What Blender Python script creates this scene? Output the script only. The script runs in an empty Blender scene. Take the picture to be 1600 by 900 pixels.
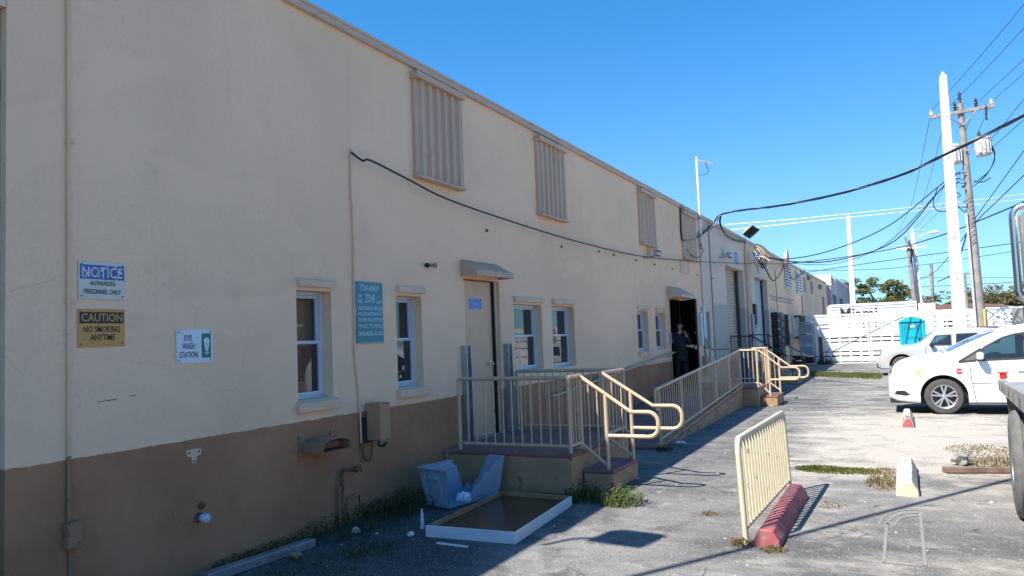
import bpy, bmesh, math, random
from mathutils import Vector, Matrix, Quaternion
from math import sin, cos, pi, radians, sqrt, atan2
random.seed(7)
S = bpy.context.scene
COL = S.collection

# ------------------------------------------------------------------ camera
cam_d = bpy.data.cameras.new('camera'); cam = bpy.data.objects.new('camera', cam_d); COL.objects.link(cam)
yaw, pitch, roll = radians(26.74), radians(3.76), radians(2.229)
fwd = Vector((-sin(yaw)*cos(pitch), cos(yaw)*cos(pitch), sin(pitch)))
rt = Vector((cos(yaw), sin(yaw), 0)); up = rt.cross(fwd)
r2 = rt*cos(roll) - up*sin(roll); u2 = rt*sin(roll) + up*cos(roll)
m = Matrix((r2, u2, -fwd)).transposed().to_4x4(); m.translation = Vector((5.0, 0, 1.75))
cam.matrix_world = m
cam_d.sensor_width = 36; cam_d.lens = 36*1200/1600; cam_d.clip_start = 0.05; cam_d.clip_end = 3000
S.camera = cam

# ------------------------------------------------------------------ sun, sky, exposure
SUNV = Vector((.42, .70, -1)).normalized()          # direction the light travels
ld = bpy.data.lights.new('sun', 'SUN'); ld.energy = 5.0; ld.angle = radians(.5); ld.color = (1, .95, .87)
lo = bpy.data.objects.new('sun', ld); COL.objects.link(lo)
lo.rotation_euler = SUNV.to_track_quat('-Z', 'Y').to_euler()
W = bpy.data.worlds.new('World'); S.world = W; W.use_nodes = True
nt = W.node_tree; bg = nt.nodes['Background']
sk = nt.nodes.new('ShaderNodeTexSky'); sk.sky_type = 'NISHITA'; sk.sun_disc = False
sk.sun_elevation = math.asin(-SUNV.z); sk.sun_rotation = atan2(-SUNV.x, -SUNV.y)
sk.air_density = 1.0; sk.dust_density = 0; sk.ozone_density = 4.0; sk.altitude = 0
hs_ = nt.nodes.new('ShaderNodeHueSaturation'); hs_.inputs['Saturation'].default_value = 1.33; hs_.inputs['Hue'].default_value = .497
nt.links.new(sk.outputs[0], hs_.inputs['Color'])
def vm(op, a, b):
    x = nt.nodes.new('ShaderNodeVectorMath'); x.operation = op
    for i, v in enumerate((a, b)):
        if hasattr(v, 'is_linked'): nt.links.new(v, x.inputs[i])
        else: x.inputs[i].default_value = v
    return x.outputs[0]
sky_c = vm('DIVIDE', hs_.outputs[0], vm('ADD', vm('DIVIDE', hs_.outputs[0], (3.0, 8.0, 22.0)), (1, 1, 1)))   # film-like shoulder: the horizon stays pale blue
nt.links.new(sky_c, bg.inputs[0]); bg.inputs[1].default_value = .150
S.view_settings.view_transform = 'Standard'; S.view_settings.look = 'None'
S.view_settings.exposure = 0.82; S.view_settings.gamma = 1

# ------------------------------------------------------------------ materials
MATS = {}
def nmix(n, l, a, b, f):
    x = n.new('ShaderNodeMix'); x.data_type = 'RGBA'
    for s, v in ((0, f), (6, a), (7, b)):
        if hasattr(v, 'links') or hasattr(v, 'is_linked'): l.new(v, x.inputs[s])
        elif s == 0: x.inputs[0].default_value = v
        else: x.inputs[s].default_value = (*v[:3], 1)
    return x.outputs[2]
def nmath(n, l, op, a, b=0, c=None, clamp=False):
    x = n.new('ShaderNodeMath'); x.operation = op; x.use_clamp = clamp
    for i, v in enumerate((a, b) if c is None else (a, b, c)):
        if hasattr(v, 'is_linked'): l.new(v, x.inputs[i])
        else: x.inputs[i].default_value = v
    return x.outputs[0]
def nnoise(n, l, vec, scale, detail=4, rough=.55, dist=0):
    x = n.new('ShaderNodeTexNoise'); x.inputs['Scale'].default_value = scale; x.inputs['Detail'].default_value = detail
    x.inputs['Roughness'].default_value = rough; x.inputs['Distortion'].default_value = dist
    l.new(vec, x.inputs['Vector']); return x.outputs['Fac']
def nramp(n, l, v, lo, hi):
    x = n.new('ShaderNodeMapRange'); x.interpolation_type = 'SMOOTHSTEP'; l.new(v, x.inputs[0])
    x.inputs[1].default_value = lo; x.inputs[2].default_value = hi; return x.outputs[0]
def nscale(n, l, vec, s):
    x = n.new('ShaderNodeMapping'); x.inputs['Scale'].default_value = s; l.new(vec, x.inputs[0]); return x.outputs[0]
def nbump(n, l, h, strength, dist, prev=None):
    x = n.new('ShaderNodeBump'); x.inputs['Strength'].default_value = strength; x.inputs['Distance'].default_value = dist
    l.new(h, x.inputs['Height'])
    if prev is not None: l.new(prev, x.inputs['Normal'])
    return x.outputs[0]
def base(name):
    M = bpy.data.materials.new(name); M.use_nodes = True; MATS[name] = M
    n, l = M.node_tree.nodes, M.node_tree.links
    return M, n, l, n['Principled BSDF']
def mat(name, col, rough=.7, var=.15, vs=3, bump=.1, bs=60, metal=0, dirt_or_shade=None, ds=2.5, dt=(.55, .75), spec=.5, coat=0, bd=.004, wet=None):
    M, n, l, b = base(name)
    pos = n.new('ShaderNodeNewGeometry').outputs['Position']
    f = nnoise(n, l, pos, vs, 5, .6)
    c = nmix(n, l, [v*(1-var) for v in col], [min(1, v*(1+var)) for v in col], nramp(n, l, f, .25, .75))
    if dirt_or_shade:
        d = nnoise(n, l, pos, ds, 6, .65, .3)
        c = nmix(n, l, c, dirt_or_shade, nramp(n, l, d, *dt))
    l.new(c, b.inputs['Base Color'])
    b.inputs['Roughness'].default_value = rough; b.inputs['Metallic'].default_value = metal
    b.inputs['Specular IOR Level'].default_value = spec
    b.inputs['Coat Weight'].default_value = coat; b.inputs['Coat Roughness'].default_value = .04
    if bump: l.new(nbump(n, l, nnoise(n, l, pos, bs, 4, .6), bump, bd), b.inputs['Normal'])
    return M

def lined(M):
    n, l = M.node_tree.nodes, M.node_tree.links; b = n['Principled BSDF']
    df = n.new('ShaderNodeBsdfDiffuse'); df.inputs[0].default_value = (.10,.10,.10,1)
    g = n.new('ShaderNodeNewGeometry'); mx = n.new('ShaderNodeMixShader'); l.new(g.outputs['Backfacing'], mx.inputs[0])
    l.new(b.outputs[0], mx.inputs[1]); l.new(df.outputs[0], mx.inputs[2]); l.new(mx.outputs[0], n['Material Output'].inputs[0]); return M
def wall_material():
    M, n, l, b = base('warehouse_stucco')
    pos = n.new('ShaderNodeNewGeometry').outputs['Position']
    sp = n.new('ShaderNodeSeparateXYZ'); l.new(pos, sp.inputs[0]); X, Y, Z = sp.outputs
    cream, brown = (.91, .615, .40), (.44, .215, .112)
    big = nnoise(n, l, pos, .45, 4, .5); mid = nnoise(n, l, pos, 2.2, 5, .6)
    c = nmix(n, l, [v*.93 for v in cream], [v*1.05 for v in cream], nramp(n, l, big, .3, .7))
    c = nmix(n, l, c, [v*.84 for v in cream], nmath(n, l, 'MULTIPLY', nramp(n, l, mid, .5, .8), .45))
    st = nnoise(n, l, nscale(n, l, pos, (1, 2.6, .22)), 1.6, 5, .6)          # rain streaks
    c = nmix(n, l, c, (.40, .33, .26), nmath(n, l, 'MULTIPLY', nramp(n, l, st, .56, .85), .22))
    c = nmix(n, l, c, [v*.90 for v in cream], nmath(n, l, 'MULTIPLY', nramp(n, l, nnoise(n, l, pos, 34, 4, .7), .48, .66), .5))
    c = nmix(n, l, c, [min(1,v*1.08) for v in cream], nmath(n, l, 'MULTIPLY', nramp(n, l, nnoise(n, l, nscale(n, l, pos, (1,.5,1)), .9, 3, .5, 1.2), .52, .56), .4))
    # the greyer repainted bay and its patches
    bay = nmath(n, l, 'MULTIPLY', nramp(n, l, Y, 21.9, 22.0), nramp(n, l, Y, 34.2, 34.1))
    c = nmix(n, l, c, (.68, .60, .50), nmath(n, l, 'MULTIPLY', bay, .6))
    pz = nmath(n, l, 'ADD', Z, nmath(n, l, 'MULTIPLY', mid, .35))
    low = nmath(n, l, 'MULTIPLY', nramp(n, l, pz, 2.75, 2.70), nmath(n, l, 'MULTIPLY', nramp(n, l, Y, 23.2, 23.25), nramp(n, l, Y, 34.2, 34.1)))
    c = nmix(n, l, c, (.43, .41, .38), nmath(n, l, 'MULTIPLY', low, .75))
    # brown painted dado with a hand-cut edge
    e = nmath(n, l, 'ADD', Z, nmath(n, l, 'MULTIPLY', nmath(n, l, 'SUBTRACT', nnoise(n, l, pos, 9, 3), .5), .022))
    dado = nmath(n, l, 'MULTIPLY', nmath(n, l, 'LESS_THAN', e, 1.06), nmath(n, l, 'LESS_THAN', Y, 18.38))
    dn = nnoise(n, l, pos, 1.3, 6, .65)
    bc = nmix(n, l, [v*.82 for v in brown], [v*1.12 for v in brown], nramp(n, l, dn, .3, .7))
    bc = nmix(n, l, bc, (.30, .21, .15), nmath(n, l, 'MULTIPLY', nramp(n, l, st, .55, .75), .4))
    bc = nmix(n, l, bc, (.5, .44, .36), nramp(n, l, nnoise(n, l, pos, 16, 3, .5), .755, .775))   # paint chips
    c = nmix(n, l, c, bc, dado)
    # hairline cracks
    v = n.new('ShaderNodeTexVoronoi'); v.feature = 'DISTANCE_TO_EDGE'; v.inputs['Scale'].default_value = 1.25
    dv = n.new('ShaderNodeVectorMath'); dv.operation = 'ADD'
    nz = n.new('ShaderNodeTexNoise'); nz.inputs['Scale'].default_value = 1.1; nz.inputs['Detail'].default_value = 5; l.new(pos, nz.inputs['Vector'])
    sv = n.new('ShaderNodeVectorMath'); sv.operation = 'SCALE'; sv.inputs['Scale'].default_value = .16; l.new(nz.outputs['Color'], sv.inputs[0])
    l.new(pos, dv.inputs[0]); l.new(sv.outputs[0], dv.inputs[1]); l.new(dv.outputs[0], v.inputs['Vector'])
    cr = nmath(n, l, 'MULTIPLY', nramp(n, l, v.outputs['Distance'], .0045, .001), nramp(n, l, nnoise(n, l, pos, .8, 2), .47, .6))
    cr = nmath(n, l, 'MULTIPLY', cr, nramp(n, l, Z, 2.9, 2.2))
    c = nmix(n, l, c, (.24, .18, .14), nmath(n, l, 'MULTIPLY', cr, .2))
    l.new(c, b.inputs['Base Color']); b.inputs['Roughness'].default_value = .82; b.inputs['Specular IOR Level'].default_value = .3
    b1 = nbump(n, l, nnoise(n, l, pos, 48, 6, .7), .6, .006)
    b2 = nbump(n, l, nnoise(n, l, pos, 3, 4, .5), .35, .02, b1)
    l.new(b2, b.inputs['Normal'])
    return M

def ground_material():
    M, n, l, b = base('weathered_asphalt')
    pos = n.new('ShaderNodeNewGeometry').outputs['Position']
    sp = n.new('ShaderNodeSeparateXYZ'); l.new(pos, sp.inputs[0]); X, Y, Z = sp.outputs
    f1 = nnoise(n, l, pos, .55, 6, .6, .4); f2 = nnoise(n, l, pos, 2.4, 6, .65, .3); f3 = nnoise(n, l, pos, 9, 5, .7)
    fy = nnoise(n, l, nscale(n, l, pos, (.55, 1.8, 1)), 1.1, 6, .65, .3)     # streaks across the lot
    c = nmix(n, l, (.10, .098, .097), (.215, .206, .195), nramp(n, l, f1, .32, .66))
    c = nmix(n, l, c, (.245, .232, .212), nmath(n, l, 'MULTIPLY', nramp(n, l, fy, .44, .70), .75))
    c = nmix(n, l, c, (.065, .065, .07), nmath(n, l, 'MULTIPLY', nramp(n, l, f2, .50, .66), .75))
    c = nmix(n, l, c, (.34, .32, .285), nmath(n, l, 'MULTIPLY', nramp(n, l, nnoise(n, l, pos, 4.5, 6, .7, .6), .54, .70), .6))
    # pale limerock dust, thickest round the wheel stops
    dx = nmath(n, l, 'ABSOLUTE', nmath(n, l, 'SUBTRACT', X, 5.1)); dy = nmath(n, l, 'ABSOLUTE', nmath(n, l, 'SUBTRACT', Y, 13.2))
    reg = nmath(n, l, 'MULTIPLY', nmath(n, l, 'MULTIPLY', nramp(n, l, dx, 3.2, .4), nramp(n, l, dy, 5.6, 1.0)), .75)
    far = nmath(n, l, 'MULTIPLY', nramp(n, l, Y, 14, 19), .15)
    near = nmath(n, l, 'MULTIPLY', nramp(n, l, X, 2.6, 4.2), .30)
    amt = nmath(n, l, 'ADD', nmath(n, l, 'ADD', reg, far), near)
    dn = nmath(n, l, 'ADD', nmath(n, l, 'MULTIPLY', f2, .6), nmath(n, l, 'MULTIPLY', fy, .5))
    dust = nmath(n, l, 'SUBTRACT', nmath(n, l, 'ADD', dn, nmath(n, l, 'MULTIPLY', amt, .30)), .60)
    c = nmix(n, l, c, (.51, .46, .385), nmath(n, l, 'MULTIPLY', nramp(n, l, dust, 0, .3), .88))
    dirt_or_shade = nmath(n, l, 'ADD', X, nmath(n, l, 'MULTIPLY', nmath(n, l, 'SUBTRACT', f1, .5), 2.2))
    c = nmix(n, l, c, (.055, .053, .052), nmath(n, l, 'MULTIPLY', nmath(n, l, 'MULTIPLY', nramp(n, l, dirt_or_shade, 2.5, 1.2), nramp(n, l, Y, 11.5, 9.5)), .8))  # the building's shade, painted into the asphalt colour along the wall
    # speckle of bare aggregate
    c = nmix(n, l, c, (.42, .40, .37), nmath(n, l, 'MULTIPLY', nramp(n, l, nnoise(n, l, pos, 55, 3, .65), .53, .66), nmath(n, l, 'MULTIPLY', nramp(n, l, f3, .33, .6), .9)))
    c = nmix(n, l, c, (.05, .05, .052), nmath(n, l, 'MULTIPLY', nramp(n, l, nnoise(n, l, pos, 24, 4, .7), .56, .68), .65))
    # cracks
    v = n.new('ShaderNodeTexVoronoi'); v.feature = 'DISTANCE_TO_EDGE'; v.inputs['Scale'].default_value = .42
    nz = n.new('ShaderNodeTexNoise'); nz.inputs['Scale'].default_value = 1.3; nz.inputs['Detail'].default_value = 6; l.new(pos, nz.inputs['Vector'])
    sv = n.new('ShaderNodeVectorMath'); sv.operation = 'SCALE'; sv.inputs['Scale'].default_value = .9; l.new(nz.outputs['Color'], sv.inputs[0])
    dv = n.new('ShaderNodeVectorMath'); dv.operation = 'ADD'; l.new(pos, dv.inputs[0]); l.new(sv.outputs[0], dv.inputs[1]); l.new(dv.outputs[0], v.inputs['Vector'])
    cr = nramp(n, l, v.outputs['Distance'], .007, .002)
    c = nmix(n, l, c, (.035, .035, .035), nmath(n, l, 'MULTIPLY', cr, nmath(n, l, 'MULTIPLY', nramp(n, l, f2, .48, .6), .6)))
    l.new(c, b.inputs['Base Color']); b.inputs['Roughness'].default_value = .9; b.inputs['Specular IOR Level'].default_value = .25
    b1 = nbump(n, l, nnoise(n, l, pos, 110, 4, .7), .6, .006)
    b2 = nbump(n, l, f2, .5, .03, b1)
    b3 = nbump(n, l, cr, -.6, .01, b2) if False else b2
    l.new(b3, b.inputs['Normal'])
    return M

def glass_material(name, tint, trans):
    M, n, l, b = base(name)
    out = n['Material Output']; n.remove(b)
    gl = n.new('ShaderNodeBsdfGlossy'); gl.inputs['Roughness'].default_value = .015; gl.inputs['Color'].default_value = (.95, .97, 1, 1)
    tr = n.new('ShaderNodeBsdfTransparent'); tr.inputs['Color'].default_value = (*tint, 1)
    df = n.new('ShaderNodeBsdfDiffuse'); df.inputs['Color'].default_value = (.13, .145, .16, 1)  # bluish diffuse share stands in for paler reflections on the pane
    m1 = n.new('ShaderNodeMixShader'); m1.inputs[0].default_value = trans
    l.new(df.outputs[0], m1.inputs[1]); l.new(tr.outputs[0], m1.inputs[2])
    fr = n.new('ShaderNodeFresnel'); fr.inputs[0].default_value = 1.6
    pos = n.new('ShaderNodeNewGeometry').outputs['Position']
    bm = nbump(n, l, nnoise(n, l, pos, 1.7, 2, .4), .05, .02); l.new(bm, gl.inputs['Normal'])
    m2 = n.new('ShaderNodeMixShader'); l.new(fr.outputs[0], m2.inputs[0]); l.new(m1.outputs[0], m2.inputs[1]); l.new(gl.outputs[0], m2.inputs[2])
    l.new(m2.outputs[0], out.inputs[0])
    return M

def leaf_material(name, c1, c2, scale=1.2):
    M, n, l, b = base(name)
    pos = n.new('ShaderNodeNewGeometry')
    f = nnoise(n, l, pos.outputs['Position'], scale, 3)
    c = nmix(n, l, c1, c2, nramp(n, l, f, .3, .7))
    c = nmix(n, l, c, [v*.55 for v in c1], nmath(n, l, 'MULTIPLY', pos.outputs['Random Per Island'], .5))
    l.new(c, b.inputs['Base Color']); b.inputs['Roughness'].default_value = .6; b.inputs['Specular IOR Level'].default_value = .3
    ts = n.new('ShaderNodeBsdfTranslucent'); l.new(c, ts.inputs[0])
    mx = n.new('ShaderNodeMixShader'); mx.inputs[0].default_value = .42
    l.new(b.outputs[0], mx.inputs[1]); l.new(ts.outputs[0], mx.inputs[2]); l.new(mx.outputs[0], n['Material Output'].inputs[0])
    return M

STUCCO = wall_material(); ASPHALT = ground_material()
GLASS = glass_material('window_glass', (.75, .8, .78), .8)
CARGLASS = glass_material('car_glass', (.30, .50, .52), .85)
BLUEGLASS = glass_material('windshield_glass', (.22, .32, .40), .75)
TRIM = mat('tan_trim_paint', (.56, .38, .25), .6, .1, 2, .08)
CAPM = mat('coping_metal', (.62, .43, .295), .5, .1, 1.5, .05, dirt_or_shade=(.25, .18, .13), ds=3)
SHUT = mat('shutter_paint', (.60, .40, .265), .5, .08, 1.2, .05, dirt_or_shade=(.34, .25, .19), ds=3, dt=(.6, .8))
CREAM = mat('cream_trim', (.76, .53, .35), .75, .1, 2, .2, 50)
WHITEF = mat('white_vinyl', (.56, .60, .68), .4, .05, 2, 0)
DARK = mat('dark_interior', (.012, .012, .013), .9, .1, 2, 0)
CURTAIN = mat('curtain_cloth', (.42, .30, .16), .9, .2, 3, .1, 20)
DOORP = mat('tan_door_paint', (.66, .42, .25), .5, .07, 1.5, .06, 90, dirt_or_shade=(.36, .26, .19), ds=1.6, dt=(.6, .85))
BLACKDOOR = mat('black_door_paint', (.012, .011, .011), .42, .2, 2, .05)
GALV = mat('galvanised_steel', (.42, .43, .45), .42, .18, 6, .05, 30, metal=.75)
STEEL = mat('brushed_steel', (.55, .55, .56), .25, .08, 5, 0, metal=1)
RAILP = mat('rail_paint', (.58, .425, .275), .45, .08, 5, .1, 40, dirt_or_shade=(.27, .15, .08), ds=13, dt=(.61, .68))
DECK = mat('red_deck_paint', (.235, .115, .105), .75, .2, 2, .25, 70, dirt_or_shade=(.36, .27, .22), ds=4, dt=(.56, .72))
TANC = mat('tan_concrete_paint', (.42, .255, .145), .8, .18, 2.2, .3, 50, dirt_or_shade=(.09, .07, .06), ds=3.2, dt=(.54, .66))
CONC = mat('bare_concrete', (.42, .40, .37), .88, .15, 3, .4, 60, dirt_or_shade=(.27, .25, .23), ds=5)
BLOCKM = mat('grey_block', (.27, .265, .25), .9, .15, 2, .5, 60, dirt_or_shade=(.17, .17, .16), ds=5)
ROLLM = mat('beige_roll_door', (.50, .41, .30), .5, .1, 1.2, .05, dirt_or_shade=(.34, .27, .2), ds=3)
BLUEDOOR = mat('pale_blue_door', (.36, .42, .48), .5, .08, 1.2, .05)
BROWNR = mat('dark_brown_rail', (.075, .05, .04), .5, .2, 6, .1)
RUST = mat('rusty_steel', (.21, .105, .06), .85, .35, 8, .4, 40, dirt_or_shade=(.10, .05, .03), ds=7)
BROWNB = mat('brown_painted_box', (.33, .18, .10), .6, .15, 4, .1, 40, dirt_or_shade=(.15, .09, .06), ds=8)
TANBOX = mat('tan_painted_box', (.45, .25, .14), .6, .12, 3, .1)
BLACK = mat('black_rubber', (.02, .02, .021), .6, .2, 8, .1)
CABLE = mat('cable_sheath', (.012, .012, .014), .5, .1, 8, 0)
SILVERC = mat('bare_aluminium_cable', (.62, .64, .67), .4, .05, 3, 0, metal=.3)
GREYC = mat('grey_cable', (.28, .27, .25), .6, .1, 8, 0)
WHITEP = mat('white_paint', (.80, .80, .78), .5, .04, 2, .03)
FENCEP = mat('white_fence_paint', (.78, .78, .76), .55, .08, 1.3, .08, 30, dirt_or_shade=(.50, .49, .47), ds=2.5, dt=(.62, .85))
CARW = mat('white_car_paint', (.82, .82, .81), .28, .02, 1, 0, coat=.6)
CARS = mat('silver_car_paint', (.56, .555, .54), .28, .03, 1, 0, metal=.2, coat=.7)
CARR = mat('dark_red_car_paint', (.16, .02, .025), .3, .03, 1, 0, coat=.7)
for M_ in (CARW, CARS, CARR): lined(M_)
PLAST = mat('black_plastic', (.022, .022, .024), .55, .1, 5, 0)
GREYPL = mat('grey_trim_plastic', (.10, .10, .105), .6, .1, 5, 0)
TYRE = mat('tyre_rubber', (.075, .072, .070), .85, .2, 12, .15, 80, dirt_or_shade=(.13, .12, .11), ds=6)
ALLOY = mat('alloy_wheel', (.55, .55, .55), .35, .05, 5, 0, metal=.7)
CHROME = mat('chrome', (.68, .67, .66), .24, .02, 5, 0, metal=1)
REDP = mat('faded_red_paint', (.39, .10, .11), .75, .2, 8, .4, 45, dirt_or_shade=(.24, .19, .175), ds=8, dt=(.51, .62))
STOPW = mat('white_concrete_stop', (.66, .63, .56), .85, .12, 5, .35, 50, dirt_or_shade=(.45, .40, .32), ds=6)
STOPY = mat('worn_yellow_stop', (.62, .55, .36), .85, .2, 6, .35, 50, dirt_or_shade=(.60, .57, .50), ds=8, dt=(.45, .6))
TUBM = mat('grey_blue_plastic', (.28, .35, .45), .5, .08, 3, .03, dirt_or_shade=(.26, .29, .35), ds=6, dt=(.6, .8))
FRAMEW = mat('white_frame_paint', (.66, .69, .74), .5, .08, 4, .03, dirt_or_shade=(.42, .40, .38), ds=9, dt=(.66, .75))
WOODF = mat('raw_wood_edge', (.33, .19, .10), .7, .25, 8, .1)
BROWNG = mat('brown_glossy_panel', (.06, .030, .014), .22, .2, 2, .02, 3, dirt_or_shade=(.09, .055, .035), ds=3)
WOODP = mat('weathered_pole_wood', (.30, .275, .25), .85, .25, 3, .4, 25, dirt_or_shade=(.16, .125, .10), ds=6)
POLEW = mat('white_concrete_pole', (.74, .73, .71), .8, .06, 2, .15, 40)
TRANSF = mat('transformer_paint', (.62, .60, .57), .5, .06, 3, 0, dirt_or_shade=(.30, .14, .07), ds=4.5, dt=(.60, .70))
PORC = mat('dark_insulator', (.06, .045, .045), .25, .1, 5, 0)
TOILET = mat('turquoise_plastic', (.01, .45, .56), .42, .06, 2, .02)
TOILETD = mat('deep_turquoise_plastic', (.008, .31, .42), .42, .06, 2, .02)
TRAILW = mat('white_trailer_skin', (.80, .80, .79), .4, .04, 1, 0)
INK = mat('dark_lettering', (.05, .05, .055), .7, .2, 9, 0)
PALEB = mat('grey_stucco', (.47, .45, .45), .85, .08, 1, .2)
WHITEB = mat('white_stucco', (.74, .73, .71), .85, .05, 1, .2)
TANB = mat('salmon_stucco', (.26, .155, .10), .85, .1, .6, .2)
ROOFR = mat('red_roof_tile', (.17, .08, .05), .85, .2, 3, .3)
BARK = mat('bark', (.17, .13, .10), .9, .25, 6, .5, 20)
LEAF1 = leaf_material('tree_leaves', (.16, .185, .055), (.29, .28, .10), .6)
LEAF2 = leaf_material('dry_tree_leaves', (.23, .215, .11), (.36, .32, .17), .6)
PALMM = leaf_material('palm_leaves', (.09, .11, .035), (.25, .21, .06), .7)
WEED = leaf_material('weed_leaves', (.045, .085, .018), (.10, .14, .03), 6)
WEEDL = leaf_material('bright_weed_leaves', (.12, .17, .035), (.22, .25, .06), 6)
DRYG = leaf_material('dry_grass', (.24, .17, .075), (.34, .26, .12), 6)
GRASS = leaf_material('lot_grass', (.14, .17, .04), (.28, .26, .09), 3)
PEB = mat('limerock_chips', (.50, .47, .42), .9, .25, 20, .2)
SKIN = mat('skin', (.58, .34, .24), .55, .08, 12, .05)
CLOTH = mat('black_jacket_cloth', (.028, .027, .029), .9, .2, 10, .2, 80)
TROUS = mat('black_trouser_cloth', (.020, .020, .022), .9, .2, 10, .2, 80)
HAIRM = mat('dark_hair', (.014, .010, .008), .6, .2, 30, .3, 90)
NAVY = mat('navy_plastic', (.02, .03, .09), .6, .15, 4, .05)

# ------------------------------------------------------------------ mesh helpers
class MB:
    def __init__(s): s.v = []; s.f = []; s.mi = []; s.cur = 0
    def add(s, vs, fs):
        o = len(s.v); s.v += [tuple(p) for p in vs]; s.f += [tuple(i+o for i in f) for f in fs]; s.mi += [s.cur]*len(fs); return s
    def quad(s, *p): return s.add(p, [tuple(range(len(p)))])
    def box(s, x0, x1, y0, y1, z0, z1):
        if x0 > x1: x0, x1 = x1, x0
        if y0 > y1: y0, y1 = y1, y0
        if z0 > z1: z0, z1 = z1, z0
        v = [(x0,y0,z0),(x1,y0,z0),(x1,y1,z0),(x0,y1,z0),(x0,y0,z1),(x1,y0,z1),(x1,y1,z1),(x0,y1,z1)]
        return s.add(v, [(3,2,1,0),(4,5,6,7),(0,1,5,4),(1,2,6,5),(2,3,7,6),(3,0,4,7)])
    def hexa(s, v):   # 8 corners, bottom ring then top ring
        return s.add(v, [(3,2,1,0),(4,5,6,7),(0,1,5,4),(1,2,6,5),(2,3,7,6),(3,0,4,7)])
    def prism(s, poly, d):  # poly: 3-D loop, d: extrusion vector
        n = len(poly); d = Vector(d); a = [Vector(p) for p in poly]
        return s.add(a+[p+d for p in a], [tuple(range(n))[::-1], tuple(range(n, 2*n))] + [(i, (i+1)%n, n+(i+1)%n, n+i) for i in range(n)])
    def tube(s, pts, r, n=8, cap=True, r1=None):
        P = [Vector(p) for p in pts]; m_ = len(P); vs = []; fs = []
        t0 = (P[1]-P[0]).normalized(); a = Vector((0,0,1)) if abs(t0.z) < .9 else Vector((1,0,0))
        nrm = t0.cross(a).normalized()
        for i, p in enumerate(P):
            t = ((P[min(i+1,m_-1)]-P[i]).normalized() + (P[i]-P[max(i-1,0)]).normalized())
            t = t.normalized() if t.length > 1e-6 else t0
            nrm = (nrm - t*nrm.dot(t)).normalized(); bi = t.cross(nrm)
            k = 1.0
            if 0 < i < m_-1:
                c = (P[i+1]-P[i]).normalized().dot(t); k = 1/max(c, .6)
            rr = r if r1 is None else r+(r1-r)*i/(m_-1)
            for j in range(n):
                g = 2*pi*j/n; vs.append(p+(nrm*cos(g)+bi*sin(g))*rr*(k if False else 1))
        for i in range(m_-1):
            for j in range(n):
                k2 = (j+1) % n; fs.append((i*n+j, i*n+k2, (i+1)*n+k2, (i+1)*n+j))
        if cap: fs.append(tuple(range(n))[::-1]); fs.append(tuple((m_-1)*n+j for j in range(n)))
        return s.add(vs, fs)
    def lathe(s, prof, c, axis='z', n=24, caps=True):   # prof: (radius, height) list
        vs = []; fs = []; c = Vector(c)
        for r, h in prof:
            for j in range(n):
                g = 2*pi*j/n; a, b_ = r*cos(g), r*sin(g)
                vs.append(c + (Vector((a,b_,h)) if axis == 'z' else Vector((a,h,b_)) if axis == 'y' else Vector((h,a,b_))))
        for i in range(len(prof)-1):
            for j in range(n):
                k = (j+1)%n; fs.append((i*n+j, i*n+k, (i+1)*n+k, (i+1)*n+j))
        if caps and prof[0][0] > 1e-4: fs.append(tuple(range(n))[::-1])
        if caps and prof[-1][0] > 1e-4: fs.append(tuple((len(prof)-1)*n+j for j in range(n)))
        return s.add(vs, fs)
    def build(s, name, mats, parent=None, loc=None, local=False, smooth=None, bevel=0, label=None, cat=None, group=None, kind=None, rot=0, recalc=True):
        off = Vector((0,0,0))
        if not local:
            p = parent
            while p is not None: off += p.location; p = p.parent
            if loc is not None: off += Vector(loc)
        me = bpy.data.meshes.new(name)
        me.from_pydata([tuple(Vector(v)-off) for v in s.v], [], s.f)
        mats = mats if isinstance(mats, (list, tuple)) else [mats]
        for m_ in mats: me.materials.append(m_)
        if len(mats) > 1: me.polygons.foreach_set('material_index', s.mi)
        bm = bmesh.new(); bm.from_mesh(me)
        if recalc: bmesh.ops.recalc_face_normals(bm, faces=bm.faces)
        if bevel:
            es = [e for e in bm.edges if len(e.link_faces) == 2 and e.calc_face_angle(0) > .5]
            bmesh.ops.bevel(bm, geom=es, offset=bevel, segments=1, affect='EDGES', clamp_overlap=True)
        bm.to_mesh(me); bm.free()
        if smooth:
            me.polygons.foreach_set('use_smooth', [True]*len(me.polygons)); me.set_sharp_from_angle(angle=radians(smooth))
        o = bpy.data.objects.new(name, me); COL.objects.link(o)
        if parent: o.parent = parent
        if loc is not None: o.location = loc
        o.rotation_euler.z = rot
        tag(o, label, cat, group, kind)
        return o
def tag(o, label=None, cat=None, group=None, kind=None):
    if label: o['label'] = label
    if cat: o['category'] = cat
    if group: o['group'] = group
    if kind: o['kind'] = kind
    return o
def thing(name, label, cat, loc=(0,0,0), rot=0, group=None):
    o = bpy.data.objects.new(name, None); COL.objects.link(o); o.location = loc; o.rotation_euler.z = rot
    o.empty_display_size = .2
    return tag(o, label, cat, group)
def copy_tree(o, parent=None):
    c = o.copy(); COL.objects.link(c)
    if parent: c.parent = parent
    for ch in list(o.children): copy_tree(ch, c)
    return c
def box(name, b, mat_, parent=None, bevel=0, **k):
    return MB().box(*b).build(name, mat_, parent, bevel=bevel, **k)
def tube(name, pts, r, mat_, parent=None, n=8, **k):
    return MB().tube(pts, r, n).build(name, mat_, parent, smooth=50, **k)
def arc(c, a, b, r, t0, t1, n=6):   # points c + r(a cos + b sin)
    c, a, b = Vector(c), Vector(a), Vector(b)
    return [c+(a*cos(t0+(t1-t0)*i/n)+b*sin(t0+(t1-t0)*i/n))*r for i in range(n+1)]
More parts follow.
